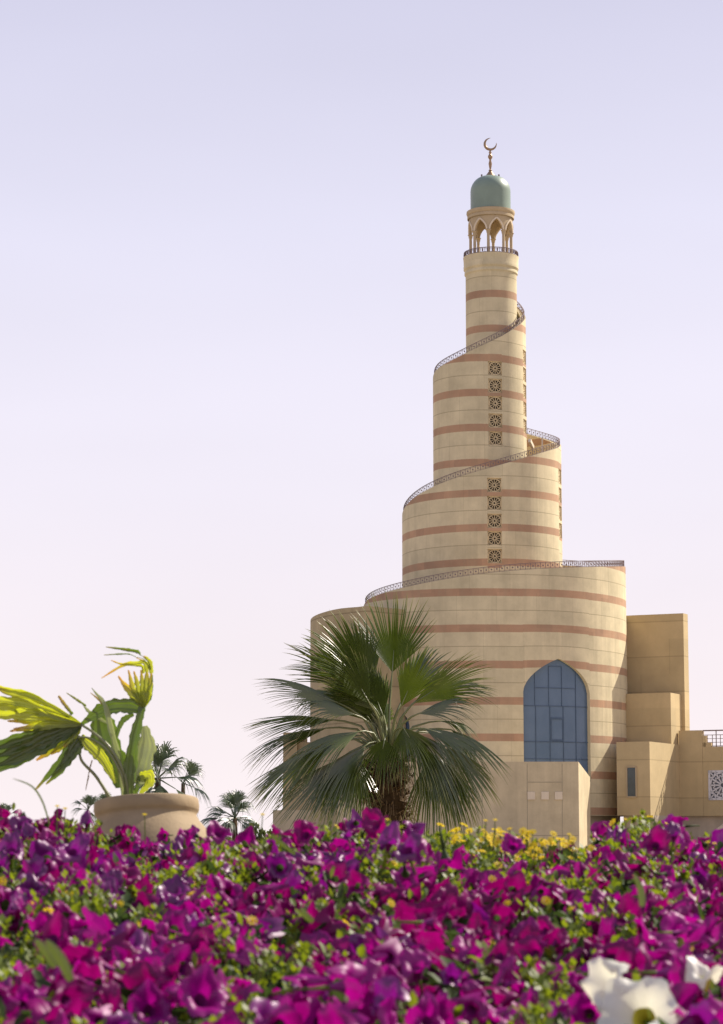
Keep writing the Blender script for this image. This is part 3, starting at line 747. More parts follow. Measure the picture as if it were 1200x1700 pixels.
# hub px, py, depth offset, direction angle (deg, image), towards-camera component, length px, spread, droop, nrm tilt
LV = [
 (652, 1100, .15, 86, -.10, 132, 62, .05, .9, 34), (604, 1124, -.1, 118, -.15, 128, 66, .10, .9, 34), (575, 1128, .2, 136, .1, 118, 50, .15, .7, 28),
 (556, 1158, -.15, 160, -.3, 132, 46, .12, .5, 30), (548, 1190, .1, 178, -.2, 132, 48, .22, .4, 30), (535, 1205, .3, 192, .1, 128, 44, .25, .35, 28),
 (545, 1235, -.2, 208, -.3, 140, 52, .28, .45, 32), (560, 1262, -.4, 228, -.4, 135, 66, .20, .7, 34), (520, 1240, .3, 215, .2, 120, 50, .25, .5, 28), (588, 1258, -.6, 248, -.55, 118, 74, .15, .8, 34),
 (692, 1158, -.1, 32, -.2, 142, 44, .08, .7, 32), (700, 1150, .3, 18, .1, 128, 46, .22, .5, 30), (738, 1192, .1, -2, -.1, 62, 60, .7, .15, 26), (760, 1208, -.1, -28, -.1, 105, 62, .35, .4, 32),
 (752, 1240, -.3, -48, -.3, 110, 66, .25, .6, 32), (742, 1265, -.1, -62, -.2, 105, 60, .2, .6, 30), (722, 1258, -.5, -74, -.4, 118, 66, .15, .8, 32), (672, 1204, -.8, -60, -.6, 84, 80, .45, .8, 30), (690, 1215, -.6, -40, -.5, 100, 70, .5, .6, 30),
 (612, 1262, .5, -106, .4, 98, 80, .12, .8, 34), (594, 1268, .2, -122, -.2, 100, 80, .12, .8, 30), (640, 1200, .6, 100, .5, 100, 70, .2, .5, 26), (672, 1150, .4, 62, .4, 120, 60, .15, .6, 28),
 (575, 1165, .5, 150, .5, 110, 60, .25, .5, 26), (560, 1225, .6, 200, .5, 100, 60, .3, .5, 26), (725, 1215, .6, -15, .5, 100, 60, .35, .5, 26), (700, 1245, .5, -50, .4, 100, 60, .3, .5, 26), (585, 1250, .6, 230, .4, 100, 60, .3, .5, 26),
 (618, 1120, .3, 104, .2, 112, 46, .08, .7, 26),
 (585, 1180, -.5, 160, -.2, 108, 56, .25, .5, 26), (592, 1212, -.6, 196, -.3, 108, 58, .28, .5, 26), (700, 1178, -.5, 18, -.2, 104, 56, .25, .5, 26), (712, 1206, -.6, -18, -.3, 106, 56, .35, .5, 26),
 (638, 1226, -.9, -100, -.5, 66, 84, .4, .8, 26), (700, 1236, -.6, -52, -.4, 112, 56, .25, .6, 28), (602, 1240, -.5, 222, -.4, 112, 58, .25, .6, 28), (668, 1165, -.4, 66, -.2, 104, 44, .12, .8, 26), (612, 1160, -.4, 120, -.2, 104, 46, .14, .8, 26),
]
wind = Vector((-.05, 0, 0))
LV2 = []
for q in LV:
    hx, hy, dy, ang, dc, Lp, sp_, dr, nt_, ng = q
    up_ = 1 if 40 < ang < 140 else 0
    LV2.append((643 + (hx - 643) * (.93 if hx < 643 else .9), 1235 + (hy - 1235) * .88, dy, ang, dc, Lp * (1.14 if up_ else 1.12), sp_ * (1.45 if up_ else 1.32), dr, nt_, int(ng * 1.12)))
for k in range(40):
    q = LV[(k * 5 + 3) % 18]
    if abs(q[3] + 90) < 30: continue; hx, hy, dy, ang, dc, Lp, sp_, dr, nt_, ng = q
    LV2.append((643 + (hx - 643) * rng.uniform(.45, .75) + rng.uniform(-9, 9), 1235 + (hy - 1235) * rng.uniform(.45, .75) + rng.uniform(-8, 8), rng.uniform(-.25, .6), ang + rng.uniform(-17, 17), rng.uniform(-.2, .6), Lp * rng.uniform(.95, 1.1), sp_ * 1.5, dr * 1.1, nt_, int(ng * 1.0)))
for (hx, hy, dy, ang, dc, Lp, sp_, dr, nt_, ng) in LV2:
    hub = pt(hx, hy, PY + dy); L = Lp * PY / F * 1.0
    a = R(ang); d = Vector((math.cos(a), dc, math.sin(a))).normalized()
    up = Vector((0, -1, 0)) * nt_ + Vector((-math.sin(a) * (1 if math.cos(a) >= 0 else -1), 0, abs(math.cos(a)))) * (1 - nt_) * 1.4 + Vector((rng.uniform(-.2, .2), 0, rng.uniform(-.1, .3)))
    nrm = (up - d * up.dot(d)).normalized()
    mb = MB()
    fan(mb, hub, d, nrm, L, sp_, ng, dr, rng.uniform(.42, .56), rng, cup=.22, curl=rng.choice([.02, .05, .08, .14, .3]), ns=9, wind=wind)
    p1 = heart + (hub - heart) * .5 + Vector((0, 0, .10 * (hub - heart).length)); base = heart + Vector(((hub - heart).x * .12, dy * .2, -.15))
    fo = mb.build('frond', M['palm'], palm)
    pe = MB(); pe.tube([base, p1 * .5 + base * .5 + Vector((0, 0, .02)), p1, hub * .6 + p1 * .4 + Vector((0, 0, .02)), hub, hub + d * L * .25 + nrm * .01], [.034, .026, .02, .016, .012, .004], 6)
    pe.build('stalk', M['petiole'], fo, smooth='all')
# pale flower-like dead tips hanging under the crown
dd = MB()
for k in range(7):
    a = rng.uniform(-150, -30); d = Vector((math.cos(R(a)) * .6, rng.uniform(-.6, .4), math.sin(R(a)))).normalized()
    hub = heart + Vector((d.x * .35, d.y * .35, -.25 - rng.random() * .2)); nrm = Vector((0, -1, .2)); nrm = (nrm - d * nrm.dot(d)).normalized()
    fan(dd, hub, d, nrm, rng.uniform(.4, .62), 40, 12, .3, .35, rng, curl=.3)
dd.build('dead_leaves', M['palmdry'], palm)

def small_palm(px, py, Y, s, seed, label, trunkz=True, lean=0, nl=18):
    """crown centre at pixel"""
    rg = random.Random(seed); h = pt(px, py, Y); base = Vector((h.x, Y, 0))
    e = empty('small_palm', base, label, 'palm tree', 'small palms in the distance')
    t = MB(); t.tube([base, base + Vector((0, 0, h.z * .5)), h], [.22 * s / 1.2, .18 * s / 1.2, .12 * s / 1.2], 9); t.build('trunk', M['bark'], e, smooth='all')
    c = MB()
    for k in range(nl):
        az = k * 2.399 + rg.uniform(-.3, .3); elv = R(rg.uniform(-45, 80)) if k > 3 else R(75)
        d = Vector((math.cos(az) * math.cos(elv), math.sin(az) * math.cos(elv), math.sin(elv)))
        d = (d + Vector((lean, 0, 0))).normalized()
        pl_ = rg.uniform(.35, .75) * s; hub = h + d * pl_; up = Vector((0, 0, 1)) if elv < R(60) else Vector((0, -1, 0)); nrm = (up - d * up.dot(d)).normalized()
        c.tube([h, hub], [.03 * s, .015 * s], 4)
        fan(c, hub, d, nrm, rg.uniform(.95, 1.2) * s, 95, 16, .4, .4, rg, cup=.5, curl=.3, ns=5, wind=Vector((-.1, 0, 0)))
    c.build('crown', M['farpalm'], e)
small_palm(262, 1292, 95, 1.1, 5, 'small palm rising right behind the rim of the terracotta pot')
small_palm(390, 1358, 90, .8, 8, 'small palm between the terracotta pot and the big palm', lean=-.1, nl=22)
small_palm(304, 1300, 100, .8, 12, 'thin wind-blown palm just right of the palm behind the pot', lean=.5, nl=7)
small_palm(146, 1345, 110, .6, 15, 'tiny distant palm peeking over petunias left of the pot', nl=12)
small_palm(172, 1340, 118, .6, 18, 'tiny distant palm at the left edge of the pot rim', nl=12)
small_palm(8, 1358, 115, .55, 21, 'tiny distant palm at the far left edge of the photo', nl=12)

def shrub(px, py, Y, wpx, hpx, seed, label):
    rg = random.Random(seed); c = pt(px, py, Y); k = Y / F; mb = MB(); w_, h_ = wpx * k / 2, c.z
    for _ in range(900):
        a = rg.uniform(0, 6.28); rr = rg.random() ** .4; z = rg.random()
        f = (1 - z ** 3) ** .5
        p = Vector((c.x + math.cos(a) * w_ * rr * f, Y + math.sin(a) * w_ * rr * f * .7, z * h_ * (1 + .15 * math.sin(a * 3 + seed))))
        q = Euler((rg.uniform(0, 3), rg.uniform(0, 3), rg.uniform(0, 6))).to_matrix(); s = rg.uniform(.06, .14)
        mb.add([p + q @ Vector(v) * s for v in ((-1, 0, 0), (0, -.5, 0), (1, 0, .1), (0, .5, 0))], [(0, 1, 2, 3)])
    e = empty('shrub', (c.x, Y, 0), label, 'shrub', 'shrubs beyond the flower bed')
    mb.build('foliage', M['shrub'], e)
    st_ = MB()
    for k2 in range(6): a = k2 * 1.05; st_.bar((c.x, Y, 0), (c.x + math.cos(a) * w_ * .6, Y + math.sin(a) * w_ * .4, h_ * .8), .05)
    st_.build('stem', M['bark'], e)
shrub(420, 1378, 80, 60, 20, 1, 'low green shrub at the left foot of the building')
shrub(360, 1384, 84, 70, 20, 2, 'low green shrub right of the terracotta pot')
shrub(455, 1386, 78, 60, 20, 3, 'low green shrub under the left fronds of the big palm')

# ------------------------------------------------------------------ terracotta pot with a young fan palm
PTY = 11.0; kp = PTY / F
rim = pt(243, 1330, PTY); pcx = rim.x
zr = pt(243, 1330.5, PTY).z
potb = Vector((pcx, PTY, 0)); 
pot = empty('terracotta_pot', potb, 'pale terracotta pot with a thick rim standing behind the petunias', 'pot')
pp = MB(); r = 86 * kp; k = kp
pp.lathe([(r * .62, 0), (r * .8, .1), (r * 1.15, .5), (r * 1.34, zr - .45), (r * 1.36, zr - .33), (r * 1.28, zr - .22), (r * 1.12, zr - .135), (r * 1.0, zr - .1), (r * .955, zr - .078), (r * .95, zr - .066),
          (r * .985, zr - .058), (r * 1.0, zr - .050), (r * 1.008, zr - .03), (r * 1.0, zr - .006), (r * .985, zr), (r * .93, zr + .002), (r * .9, zr - .008), (r * .88, zr - .05), (.01, zr - .05)], potb, 64)
MT = Matrix.Translation((pcx, PTY, zr)) @ Matrix.Rotation(R(-8), 4, 'X') @ Matrix.Rotation(R(-3), 4, 'Y') @ Matrix.Translation((-pcx, -PTY, -zr))
pp.v = [tuple(MT @ Vector(q)) for q in pp.v]
pp.build('pot_body', M['terracotta'], pot, smooth=60)
so = MB(); so.lathe([(r * .9, zr - .045), (.01, zr - .035)], potb, 24); so.v = [tuple(MT @ Vector(q)) for q in so.v]; so.build('pot_soil', M['soil'], pot)
yp = empty('young_palm', Vector((pcx, PTY, zr)), 'young windblown fan palm with yellow-brown tips growing in the terracotta pot', 'palm')
def P3(x, y, dy=0): return pt(x, y, PTY + dy)
def spline(pts_, n=24):
    out = []; P = [pts_[0]] + list(pts_) + [pts_[-1]]
    for i in range(1, len(P) - 2):
        for k in range(n // (len(pts_) - 1) + 1):
            t = k / (n // (len(pts_) - 1) + 1); a, b, c, d = P[i - 1], P[i], P[i + 1], P[i + 2]
            out.append(.5 * ((2 * b) + (c - a) * t + (2 * a - 5 * b + 4 * c - d) * t * t + (-a + 3 * b - 3 * c + d) * t ** 3))
    out.append(pts_[-1]); return out
def blade(pts_, wd, mat, name='frond', fold=.35, uvr=(0, 1), side=None, mb=None, mi=0):
    """leaf segment: list of (px, py, dy) and widths in px"""
    cl = spline([P3(*p) for p in pts_]); n_ = len(cl); own = mb is None; mb = mb or MB(); NP = 2 if max(wd) < 8 else 4 if max(wd) < 16 else 8; vs_ = []; uvs = []
    for i, p in enumerate(cl):
        t = i / (n_ - 1); tg = (cl[min(i + 1, n_ - 1)] - cl[max(i - 1, 0)]).normalized()
        sd_ = tg.cross(Vector(side) if side else Vector((0, 1, 0))).normalized(); nn_ = sd_.cross(tg)
        w_ = float(np.interp(t, np.linspace(0, 1, len(wd)), wd)) * (.86 if max(wd) < 20 else 1) * kp / 2 * (1 + .10 * math.sin(t * 23 + pts_[0][0]))
        tt = uvr[0] + (uvr[1] - uvr[0]) * t; fr2 = 1 + .12 * math.sin(t * 61 + i * 2.1)
        for k in range(NP + 1):
            e = k / NP * 2 - 1; zg = (1 if k % 2 else 0) * .34 / NP * 2 + fold * (1 - abs(e)) * .8
            vs_.append(p + sd_ * w_ * e * (fr2 if k in (0, NP) else 1) + nn_ * w_ * zg); uvs.append((k / NP, tt))
    fs = []
    for i in range(n_ - 1):
        for k in range(NP): b0 = i * (NP + 1) + k; fs.append((b0, b0 + 1, b0 + NP + 2, b0 + NP + 1))
    mb.add(vs_, fs, uvs, mi)
    if own: return mb.build(name, mat, yp)
def stem(pts_, w0, w1):
    mb = MB(); cl = spline([P3(*p) for p in pts_]); n_ = len(cl)
    mb.tube(cl, [(w0 + (w1 - w0) * i / (n_ - 1)) * kp / 2 for i in range(n_)], 8); mb.build('stalk', M['petiole'], yp, smooth='all')
rg = random.Random(11)
# big left fan, hub at (137,1203)
lf = MB()
tips = [(-45, 1118, 9), (-30, 1128, 12), (-60, 1143, 14), (-55, 1160, 15), (-50, 1180, 16), (-20, 1172, 12), (12, 1195, 14), (16, 1212, 14), (22, 1208, 12)]
for i, (tx, ty, wdt) in enumerate(tips):
    sx, sy = 137, 1203; ex, ey = tx, ty; mxp = (sx + (ex - sx) * .45, sy + (ey - sy) * .5 - 4, rg.uniform(-.04, .04))
    blade([(sx, sy, 0), mxp, (sx + (ex - sx) * .75, sy + (ey - sy) * .72, rg.uniform(-.06, .06)), (ex, ey + 2, rg.uniform(-.08, .08))], [3, wdt * .9, wdt * 1.25, wdt * 1.0, wdt * .5, 2], None, mb=lf, fold=.5)
lfo = lf.build('frond', M['pleaf'], yp)
lf = MB()
for (tx, ty, wdt) in ((-60, 1262, 24), (-62, 1282, 26), (-40, 1246, 20), (-50, 1296, 18)):
    blade([(137, 1203, .01), (85, 1203 + (ty - 1203) * .30, -.02), (30, 1203 + (ty - 1203) * .62, 0), (tx, ty, .03)], [3, wdt, wdt * 1.35, wdt, 4], None, mb=lf, fold=.4)
lf.build('frond', M['pleafd'], yp)
lf = MB()
for (tx, ty, wdt) in ((60, 1262, 12), (84, 1252, 14), (105, 1240, 12)):
    blade([(135, 1206, .01), ((135 + tx) / 2, (1206 + ty) / 2 + 4, 0), (tx, ty, .0)], [3, wdt, wdt, 4], None, mb=lf)
lf.build('frond', M['pleaf'], yp)
# lower left leaf hanging to (60,1310)
lf = MB()
for (a, b_, c, wdt) in (((120, 1240), (95, 1270), (58, 1312), 12), ((122, 1242), (102, 1276), (76, 1302), 12), ((130, 1235), (112, 1262), (92, 1284), 14)):
    blade([(142, 1228, .02), (*a, 0), (*b_, 0), (*c, .03)], [8, wdt * 1.6, wdt * 1.5, wdt, 2], None, mb=lf)
lf.build('frond', M['pleafd'], yp)
stem([(188, 1334, .05), (160, 1290, .03), (135, 1262, .02), (132, 1235, .02)], 6, 4)
# main arching stalks
stem([(214, 1330, 0), (206, 1285, -.02), (185, 1245, -.03), (160, 1220, -.02), (135, 1203, 0)], 7, 4)
stem([(210, 1330, 0), (203, 1290, -.02), (178, 1245, -.03), (150, 1226, -.02), (128, 1224, 0)], 6, 3)
# middle leaves
blade([(196, 1308, .02), (192, 1270, .05), (176, 1225, .06), (168, 1185, .06), (176, 1172, .06)], [8, 34, 46, 34, 8], M['pleafd'], uvr=(0, .7))
blade([(192, 1300, -.02), (172, 1262, -.03), (150, 1238, -.03), (134, 1222, 0)], [6, 18, 22, 8], M['pleaf'], uvr=(0, .6))
blade([(204, 1322, 0), (196, 1260, -.02), (184, 1210, -.04), (174, 1170, -.04), (160, 1152, -.02), (152, 1142, 0)], [6, 12, 12, 9, 4, 1], M['pleafl'], uvr=(0, .6))
blade([(180, 1202, 0), (160, 1190, 0), (146, 1180, .01), (138, 1170, .01)], [3, 9, 6, 2], M['pleafl'])
blade([(143, 1172, 0), (128, 1162, 0), (110, 1150, 0)], [3, 5, 1], M['pleafd'], uvr=(.8, 1))
blade([(120, 1186, 0), (106, 1168, 0), (97, 1155, 0)], [6, 7, 4], M['pleafd'], uvr=(.85, 1.2))
blade([(180, 1188, 0), (168, 1166, 0), (150, 1150, 0)], [4, 5, 1], M['pleafd'], uvr=(.85, 1.2))
# arch from the right hub to the left
blade([(236, 1178, 0), (212, 1172, -.02), (182, 1174, -.03), (152, 1190, -.02), (136, 1202, 0)], [14, 26, 22, 14, 5], M['pleafd'], uvr=(0, .6))
blade([(222, 1186, .02), (205, 1195, .02), (196, 1212, .02), (190, 1230, .02)], [6, 12, 7, 2], M['pleafd'], uvr=(.4, 1))
# thick folded leaf rising to the right hub
blade([(214, 1328, -.02), (216, 1280, -.03), (222, 1230, -.03), (232, 1190, -.02), (237, 1168, 0)], [14, 22, 17, 14, 8], M['pleafd'], uvr=(0, .5), fold=.6)
# pale broad leaf to its right, curling at the foot
blade([(240, 1205, .04), (243, 1235, .03), (236, 1268, .02), (230, 1288, .0), (246, 1296, -.02)], [8, 30, 34, 30, 12], M['pleafl'], uvr=(0, .4))
blade([(232, 1290, -.02), (246, 1288, -.03), (247, 1300, -.03), (232, 1318, -.02)], [12, 20, 16, 4], M['pleaf'], uvr=(0, .5))
blade([(222, 1328, 0), (228, 1305, 0), (231, 1288, 0)], [6, 9, 6], M['pleafd'], uvr=(0, .5))
# upper right fan
uf = MB()
for (mx_, my, tx, ty, wdt) in ((212, 1145, 196, 1122, 12), (220, 1140, 213, 1112, 11), (228, 1136, 222, 1114, 10), (236, 1134, 234, 1112, 10), (243, 1134, 244, 1108, 12), (249, 1138, 251, 1116, 11), (224, 1150, 205, 1132, 12)):
    blade([(236, 1176, 0), ((236 + mx_) / 2 + 1, 1160, -.01), (mx_, my, 0), (tx, ty, .02)], [4, wdt, wdt * 1.15, wdt * .8, 2], None, mb=uf, fold=.5)
uf.build('frond', M['pleaf'], yp)
uf = MB()
blade([(244, 1116, 0), (240, 1100, 0), (228, 1100, 0), (205, 1104, .02), (168, 1126, .04)], [7, 8, 6, 7, 1], None, mb=uf)
blade([(238, 1118, 0), (236, 1106, 0), (222, 1104, 0), (200, 1102, .02), (184, 1096, .04)], [6, 6, 5, 4, 1], None, mb=uf)
blade([(251, 1118, 0), (250, 1100, 0), (242, 1092, 0), (238, 1090, 0)], [8, 7, 6, 3], None, mb=uf)
blade([(249, 1112, 0), (247, 1104, 0), (240, 1098, 0), (226, 1092, 0)], [5, 5, 4, 1], None, mb=uf)
uf.build('frond', M['pleaf'], yp)
uf = MB()
blade([(233, 1088, 0), (228, 1082, 0), (206, 1078, 0), (175, 1074, 0)], [1, 7, 6, 1], None, mb=uf, uvr=(.6, 1))
blade([(226, 1091, 0), (214, 1086, 0), (196, 1086, 0), (172, 1087.5, 0)], [1, 2, 3, 1], None, mb=uf, uvr=(.6, 1))
blade([(233, 1088, 0), (241, 1092, 0), (247, 1102, 0), (249, 1112, 0)], [1, 1.2, 1.5, 2], None, mb=uf, uvr=(.5, .6))
blade([(226, 1091, 0), (238, 1094, 0), (244, 1102, 0), (246, 1110, 0)], [1, 1, 1.2, 2], None, mb=uf, uvr=(.5, .6))
blade([(238, 1176, .01), (248, 1160, .0), (252, 1140, .01), (253, 1120, 0)], [3, 7, 5, 1], None, mb=uf, uvr=(.5, .9))
uf.build('frond', M['pleafd'], yp)
# dead threads
blade([(146, 1290, 0), (150, 1272, 0), (153, 1262, 0)], [1.5, 2.5, 2], M['palmdry'], name='dry_tip'); blade([(142, 1312, 0), (147, 1288, 0)], [1, 3], M['palmdry'], name='dry_tip')
blade([(196, 1130, 0), (150, 1300, 0)], [.01, .01], M['palmdry'], name='dry_tip') if False else None

# ------------------------------------------------------------------ flower bed
def crest(x):  # height of the canopy's far edge as a pixel row, by direction
    return 0
rb = random.Random(21)
BX = [-3.5, -2.2, -1.15, -.88, -.80, -.5, -.2, -.02, .08, .18, .3, .7, .84, 1.0, 1.10, 1.6, 3.5]
BZs = [.05, .055, .058, .045, -.020, -.032, -.022, .012, .024, .005, -.028, -.034, -.012, .012, -.034, -.03, .01]
def canopy(x, Y):
    t = (Y - 4.0) / 3.6
    e = float(np.interp(x * 7.6 / max(Y, 3), BX, BZs))
    z = ZC - .318 + (.318 + e) * max(min(t, 1.05), -.3) 
    if Y > 7.9: z -= (Y - 7.9) ** 2 * .35 + (Y - 7.9) * .12
    z += .034 * math.sin(x * 9 + Y * 4) * math.sin(Y * 7 - x * 3) + .012 * math.sin(x * 23 + 1.7 * Y)
    return z
sm = MB(); nx, ny = 60, 60; X0, X1, Y0_, Y1_ = -3.0, 3.0, 2.4, 10.4
for j in range(ny + 1):
    for i in range(nx + 1):
        x = X0 + (X1 - X0) * i / nx; y = Y0_ + (Y1_ - Y0_) * j / ny
        ed = min(min(x - X0, X1 - x) / .5, min(y - Y0_, Y1_ - y) / .5, 1)
        sm.v.append((x, y, max(0, (canopy(x, y) - .17)) * max(0, ed) - .01))
for j in range(ny):
    for i in range(nx):
        a = j * (nx + 1) + i; sm.f.append((a, a + 1, a + nx + 2, a + nx + 1)); sm.uv.append(None); sm.m.append(0)
tag(sm.build('soil_mound', M['soil'], smooth='all'), kind='structure')

def inview(x, Y, mgn=.12): return abs(x) < Y * 600 / F * (1 + mgn) + .05
# leaves
def leafset(n, mat, name, zlo, zhi, size, upb, seed, ymin=3.0, ymax=9.4, clump=None):
    rg = random.Random(seed); V = []; Fc = []; 
    for _ in range(n):
        Y = ymin + (ymax - ymin) * rg.random() ** .9; lim = min(Y * .17 + .25, 2.8); x = rg.uniform(-lim, lim)
        if clump:
            cl_ = math.sin(x * 11 + Y * 5 + clump) * math.sin(Y * 8.3 - x * 4 + clump * 2) + .6 * math.sin(x * 27 - Y * 19)
            if cl_ < rg.uniform(-.9, .9): continue
        z = canopy(x, Y) + rg.uniform(zlo, zhi); s = size * rg.uniform(.6, 1.35)
        az = rg.uniform(0, 6.283); tl = rg.gauss(upb, .5); d = Vector((math.cos(az) * math.cos(tl), math.sin(az) * math.cos(tl), math.sin(tl)))
        sd_ = Vector((-math.sin(az), math.cos(az), rg.uniform(-.5, .5))).normalized(); nn_ = d.cross(sd_)
        b = len(V); p = Vector((x, Y, z))
        for (t, w_, bd) in ((0, .04, 0), (.35, .24, .04), (.7, .22, .03), (1, .02, -.10)):
            c = p + d * s * t + nn_ * s * bd
            V += [tuple(c - sd_ * s * w_), tuple(c - nn_ * s * w_ * .35), tuple(c + sd_ * s * w_)]
        for i in range(3):
            q = b + i * 3; Fc += [(q, q + 1, q + 4, q + 3), (q + 1, q + 2, q + 5, q + 4)]
    me = bpy.data.meshes.new(name); me.from_pydata(V, [], Fc); me.materials.append(mat); me.polygons.foreach_set('use_smooth', [True] * len(Fc))
    o = bpy.data.objects.new(name, me); COL.objects.link(o); return tag(o, kind='stuff')
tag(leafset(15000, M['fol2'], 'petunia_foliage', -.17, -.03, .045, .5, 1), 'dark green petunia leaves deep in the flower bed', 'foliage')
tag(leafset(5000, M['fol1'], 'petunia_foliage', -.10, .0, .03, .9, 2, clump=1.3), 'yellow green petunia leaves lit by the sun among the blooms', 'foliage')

def bloom_mesh(name, mats, seed, fold, R0=.034, open_=1.0):
    rg = random.Random(seed); nr, na = 7, 35; mb = MB(); ph = [rg.uniform(0, 6.28) for _ in range(6)]; am = [rg.uniform(.5, 1.3) for _ in range(6)]
    vs_ = []
    for i in range(nr + 1):
        t = i / nr
        for k in range(na):
            a = 2 * math.pi * k / na
            lobe = 1 + .11 * math.cos(5 * a) * t + .03 * math.sin(13 * a + ph[0]) * t
            r_ = R0 * (.10 + .90 * t ** 1.25) * lobe
            z = -R0 * 1.25 * (1 - t) ** 1.9 + R0 * .30 * (1 - open_) * t
            z += R0 * (.12 * t ** 3 * math.sin(5 * a + ph[1]) * am[1] + .08 * t ** 4 * math.sin(9 * a + ph[2]) * am[2] + .04 * t ** 4 * math.sin(16 * a + ph[3]) + .22 * t * t * math.sin(2 * a + ph[4]) * am[4])
            r_ *= open_ + (1 - open_) * .3
            x, y = r_ * math.cos(a), r_ * math.sin(a)
            z += -fold * x * x / R0
            z -= .12 * R0 * (math.cos(5 * a) < -.93) * t
            vs_.append((x * (1 - .25 * min(fold, 1.5) * abs(x) / R0), y, z))
    fs = [(i * na + k, i * na + (k + 1) % na, (i + 1) * na + (k + 1) % na, (i + 1) * na + k) for i in range(nr) for k in range(na)]
    mb.add(vs_[:na * 3], [f for f in fs if max(f) < na * 3], mi=1); mb.add(vs_, [f for f in fs if max(f) >= na * 3], mi=0)
    mb.tube([(0, 0, -R0 * 1.2), (0, 0, -R0 * 1.9), (.002, 0, -R0 * 2.6)], [R0 * .11, R0 * .07, R0 * .04], 6, mi=2)
    me = bpy.data.meshes.new(name); me.from_pydata(mb.v, [], mb.f)
    for m_ in mats: me.materials.append(m_)
    me.polygons.foreach_set('material_index', mb.m); me.polygons.foreach_set('use_smooth', [True] * len(mb.f)); return me
cols = {'magenta': M['mag'], 'crimson': M['crim'], 'purple': M['pur']}
BM = {}
for c, m_ in cols.items():
    BM[c] = [bloom_mesh('petunia_bloom', [m_, plain(c + '_throat', (.20, .005, .14), .7), M['fol1']], 10 + i, [.3, .6, .9, 1.5, 2.2, .7, 3.0][i], .035 * [1, .95, 1, .9, .95, .8, .9][i], [1, 1, 1, .9, .8, .55, .7][i]) for i in range(7)]
BM['white'] = [bloom_mesh('petunia_bloom', [M['white'], M['throat'], M['fol1']], 50 + i, [.3, .8, 1.2, 0.1][i], .040, [1, 1, .8, .6][i]) for i in range(4)]
SC = 1.22
def rot_to(dv, spin):
    return (dv.to_track_quat('Z', 'Y').to_matrix() @ Matrix.Rotation(spin, 3, 'Z'))
cand = []
rb = random.Random(33)
cell = {}
tries = 0
while tries < 60000 and len(cand) < 1500:
    tries += 1
    Y = 3.15 + 5.6 * rb.random() ** .95; lim = Y * .156 + .16
    x = rb.uniform(-lim, lim)
    g_ = math.sin(x * 6 + Y * 3.1) * math.sin(Y * 4.7 - x * 5)
    if g_ < -.32 and rb.random() < .85: continue
    _q = proj((x, Y, canopy(x, Y)))
    if 930 < _q[0] < 1150 and 1590 < _q[1] < 1760 and Y < 4.25: continue
    key = (round(x / .05), round(Y / .05))
    if any(((x - a[0]) ** 2 + (Y - a[1]) ** 2) < .046 ** 2 for dx in (-1, 0, 1) for dy in (-1, 0, 1) for a in cell.get((key[0] + dx, key[1] + dy), ())): continue
    cell.setdefault(key, []).append((x, Y))
    h = rb.uniform(-.035, .03) if Y < 7.2 else rb.uniform(-.05, .022)
    z = canopy(x, Y) + h; px, py = proj((x, Y, z)); pt_ = -1
    # keep the strip of yellow daisies along the far edge fairly free
    if 690 < px < 980 and Y > 6.9 and rb.random() < .8: continue
    v = math.sin(x * 3.1 + 1) * math.cos(Y * 2.3 + x) + rb.uniform(-.8, .8)
    left = px < 330 and Y > 5.2
    c = 'purple' if (rb.random() < (.32 if left or (py < 1430 and px < 760) else .12)) else ('crimson' if v > .1 else 'magenta')
    tilt = rb.random()
    dv = Vector((rb.gauss(.15, .55), rb.gauss(-.45, .6), rb.gauss(.75, .4))).normalized()
    cand.append([x, Y, z, c, dv, rb.uniform(0, 6.28), rb.uniform(.8, 1.18) * (1 if Y < 7 else .95), rb.randrange(7), px, py])
# accent blooms that stand above the rest
for (px, py, Y, c, s, dv, mi) in ((618, 1362, 5.9, 'crimson', 1.25, (-.5, -.6, .5), 3), (652, 1376, 5.7, 'purple', 1.6, (.2, -.5, .8), 4), (690, 1364, 6.4, 'purple', 1.1, (.2, -.6, .7), 3), (672, 1398, 5.6, 'purple', 1.5, (-.2, -.7, .6), 3),
    (1078, 1374, 6.0, 'magenta', 1.1, (-.3, -.3, .9), 4), (1122, 1370, 5.8, 'purple', 1.2, (.1, -.4, .8), 3), (1146, 1386, 6.2, 'magenta', 1.0, (.3, -.5, .7), 4), (1090, 1396, 5.7, 'crimson', 1.2, (0, -.8, .4), 1),
    (145, 1352, 7.2, 'purple', 1.2, (.1, -.4, .8), 4), (45, 1372, 6.8, 'purple', 1.3, (-.3, -.5, .7), 3), (88, 1380, 6.6, 'magenta', 1.2, (.3, -.5, .8), 3), (312, 1374, 7.0, 'magenta', 1.0, (.2, -.6, .7), 4),
    (365, 1376, 6.6, 'magenta', 1.15, (.2, -.7, .6), 1), (505, 1378, 6.6, 'crimson', 1.2, (-.2, -.8, .5), 1), (852, 1400, 6.9, 'magenta', 1.0, (0, -.8, .5), 0), (575, 1385, 6.8, 'purple', .9, (-.2, -.7, .6), 5), (1016, 1372, 7.0, 'purple', .7, (-.1, .1, 1), 6), (1032, 1373, 7.0, 'purple', .7, (.2, .1, 1), 6), (120, 1400, 6.1, 'purple', 1.4, (.1, -.6, .6), 2), (20, 1400, 6.3, 'purple', 1.3, (.1, -.6, .6), 2)):
    p = pt(px, py, Y); cand.append([p.x, p.y, p.z, c, Vector(dv).normalized(), rb.uniform(0, 6.28), s * .78, mi, px, py])
vis = [c for c in cand if -20 < c[8] < 1220 and c[9] < 1730]; rest = [c for c in cand if c not in vis]
vis.sort(key=lambda c: c[1]); 
acc = cand[-20:]
near = [c for c in vis if c in acc] + [c for c in vis if c not in acc][:280]
ids = {id(c) for c in near}; rest = [c for c in cand if id(c) not in ids]
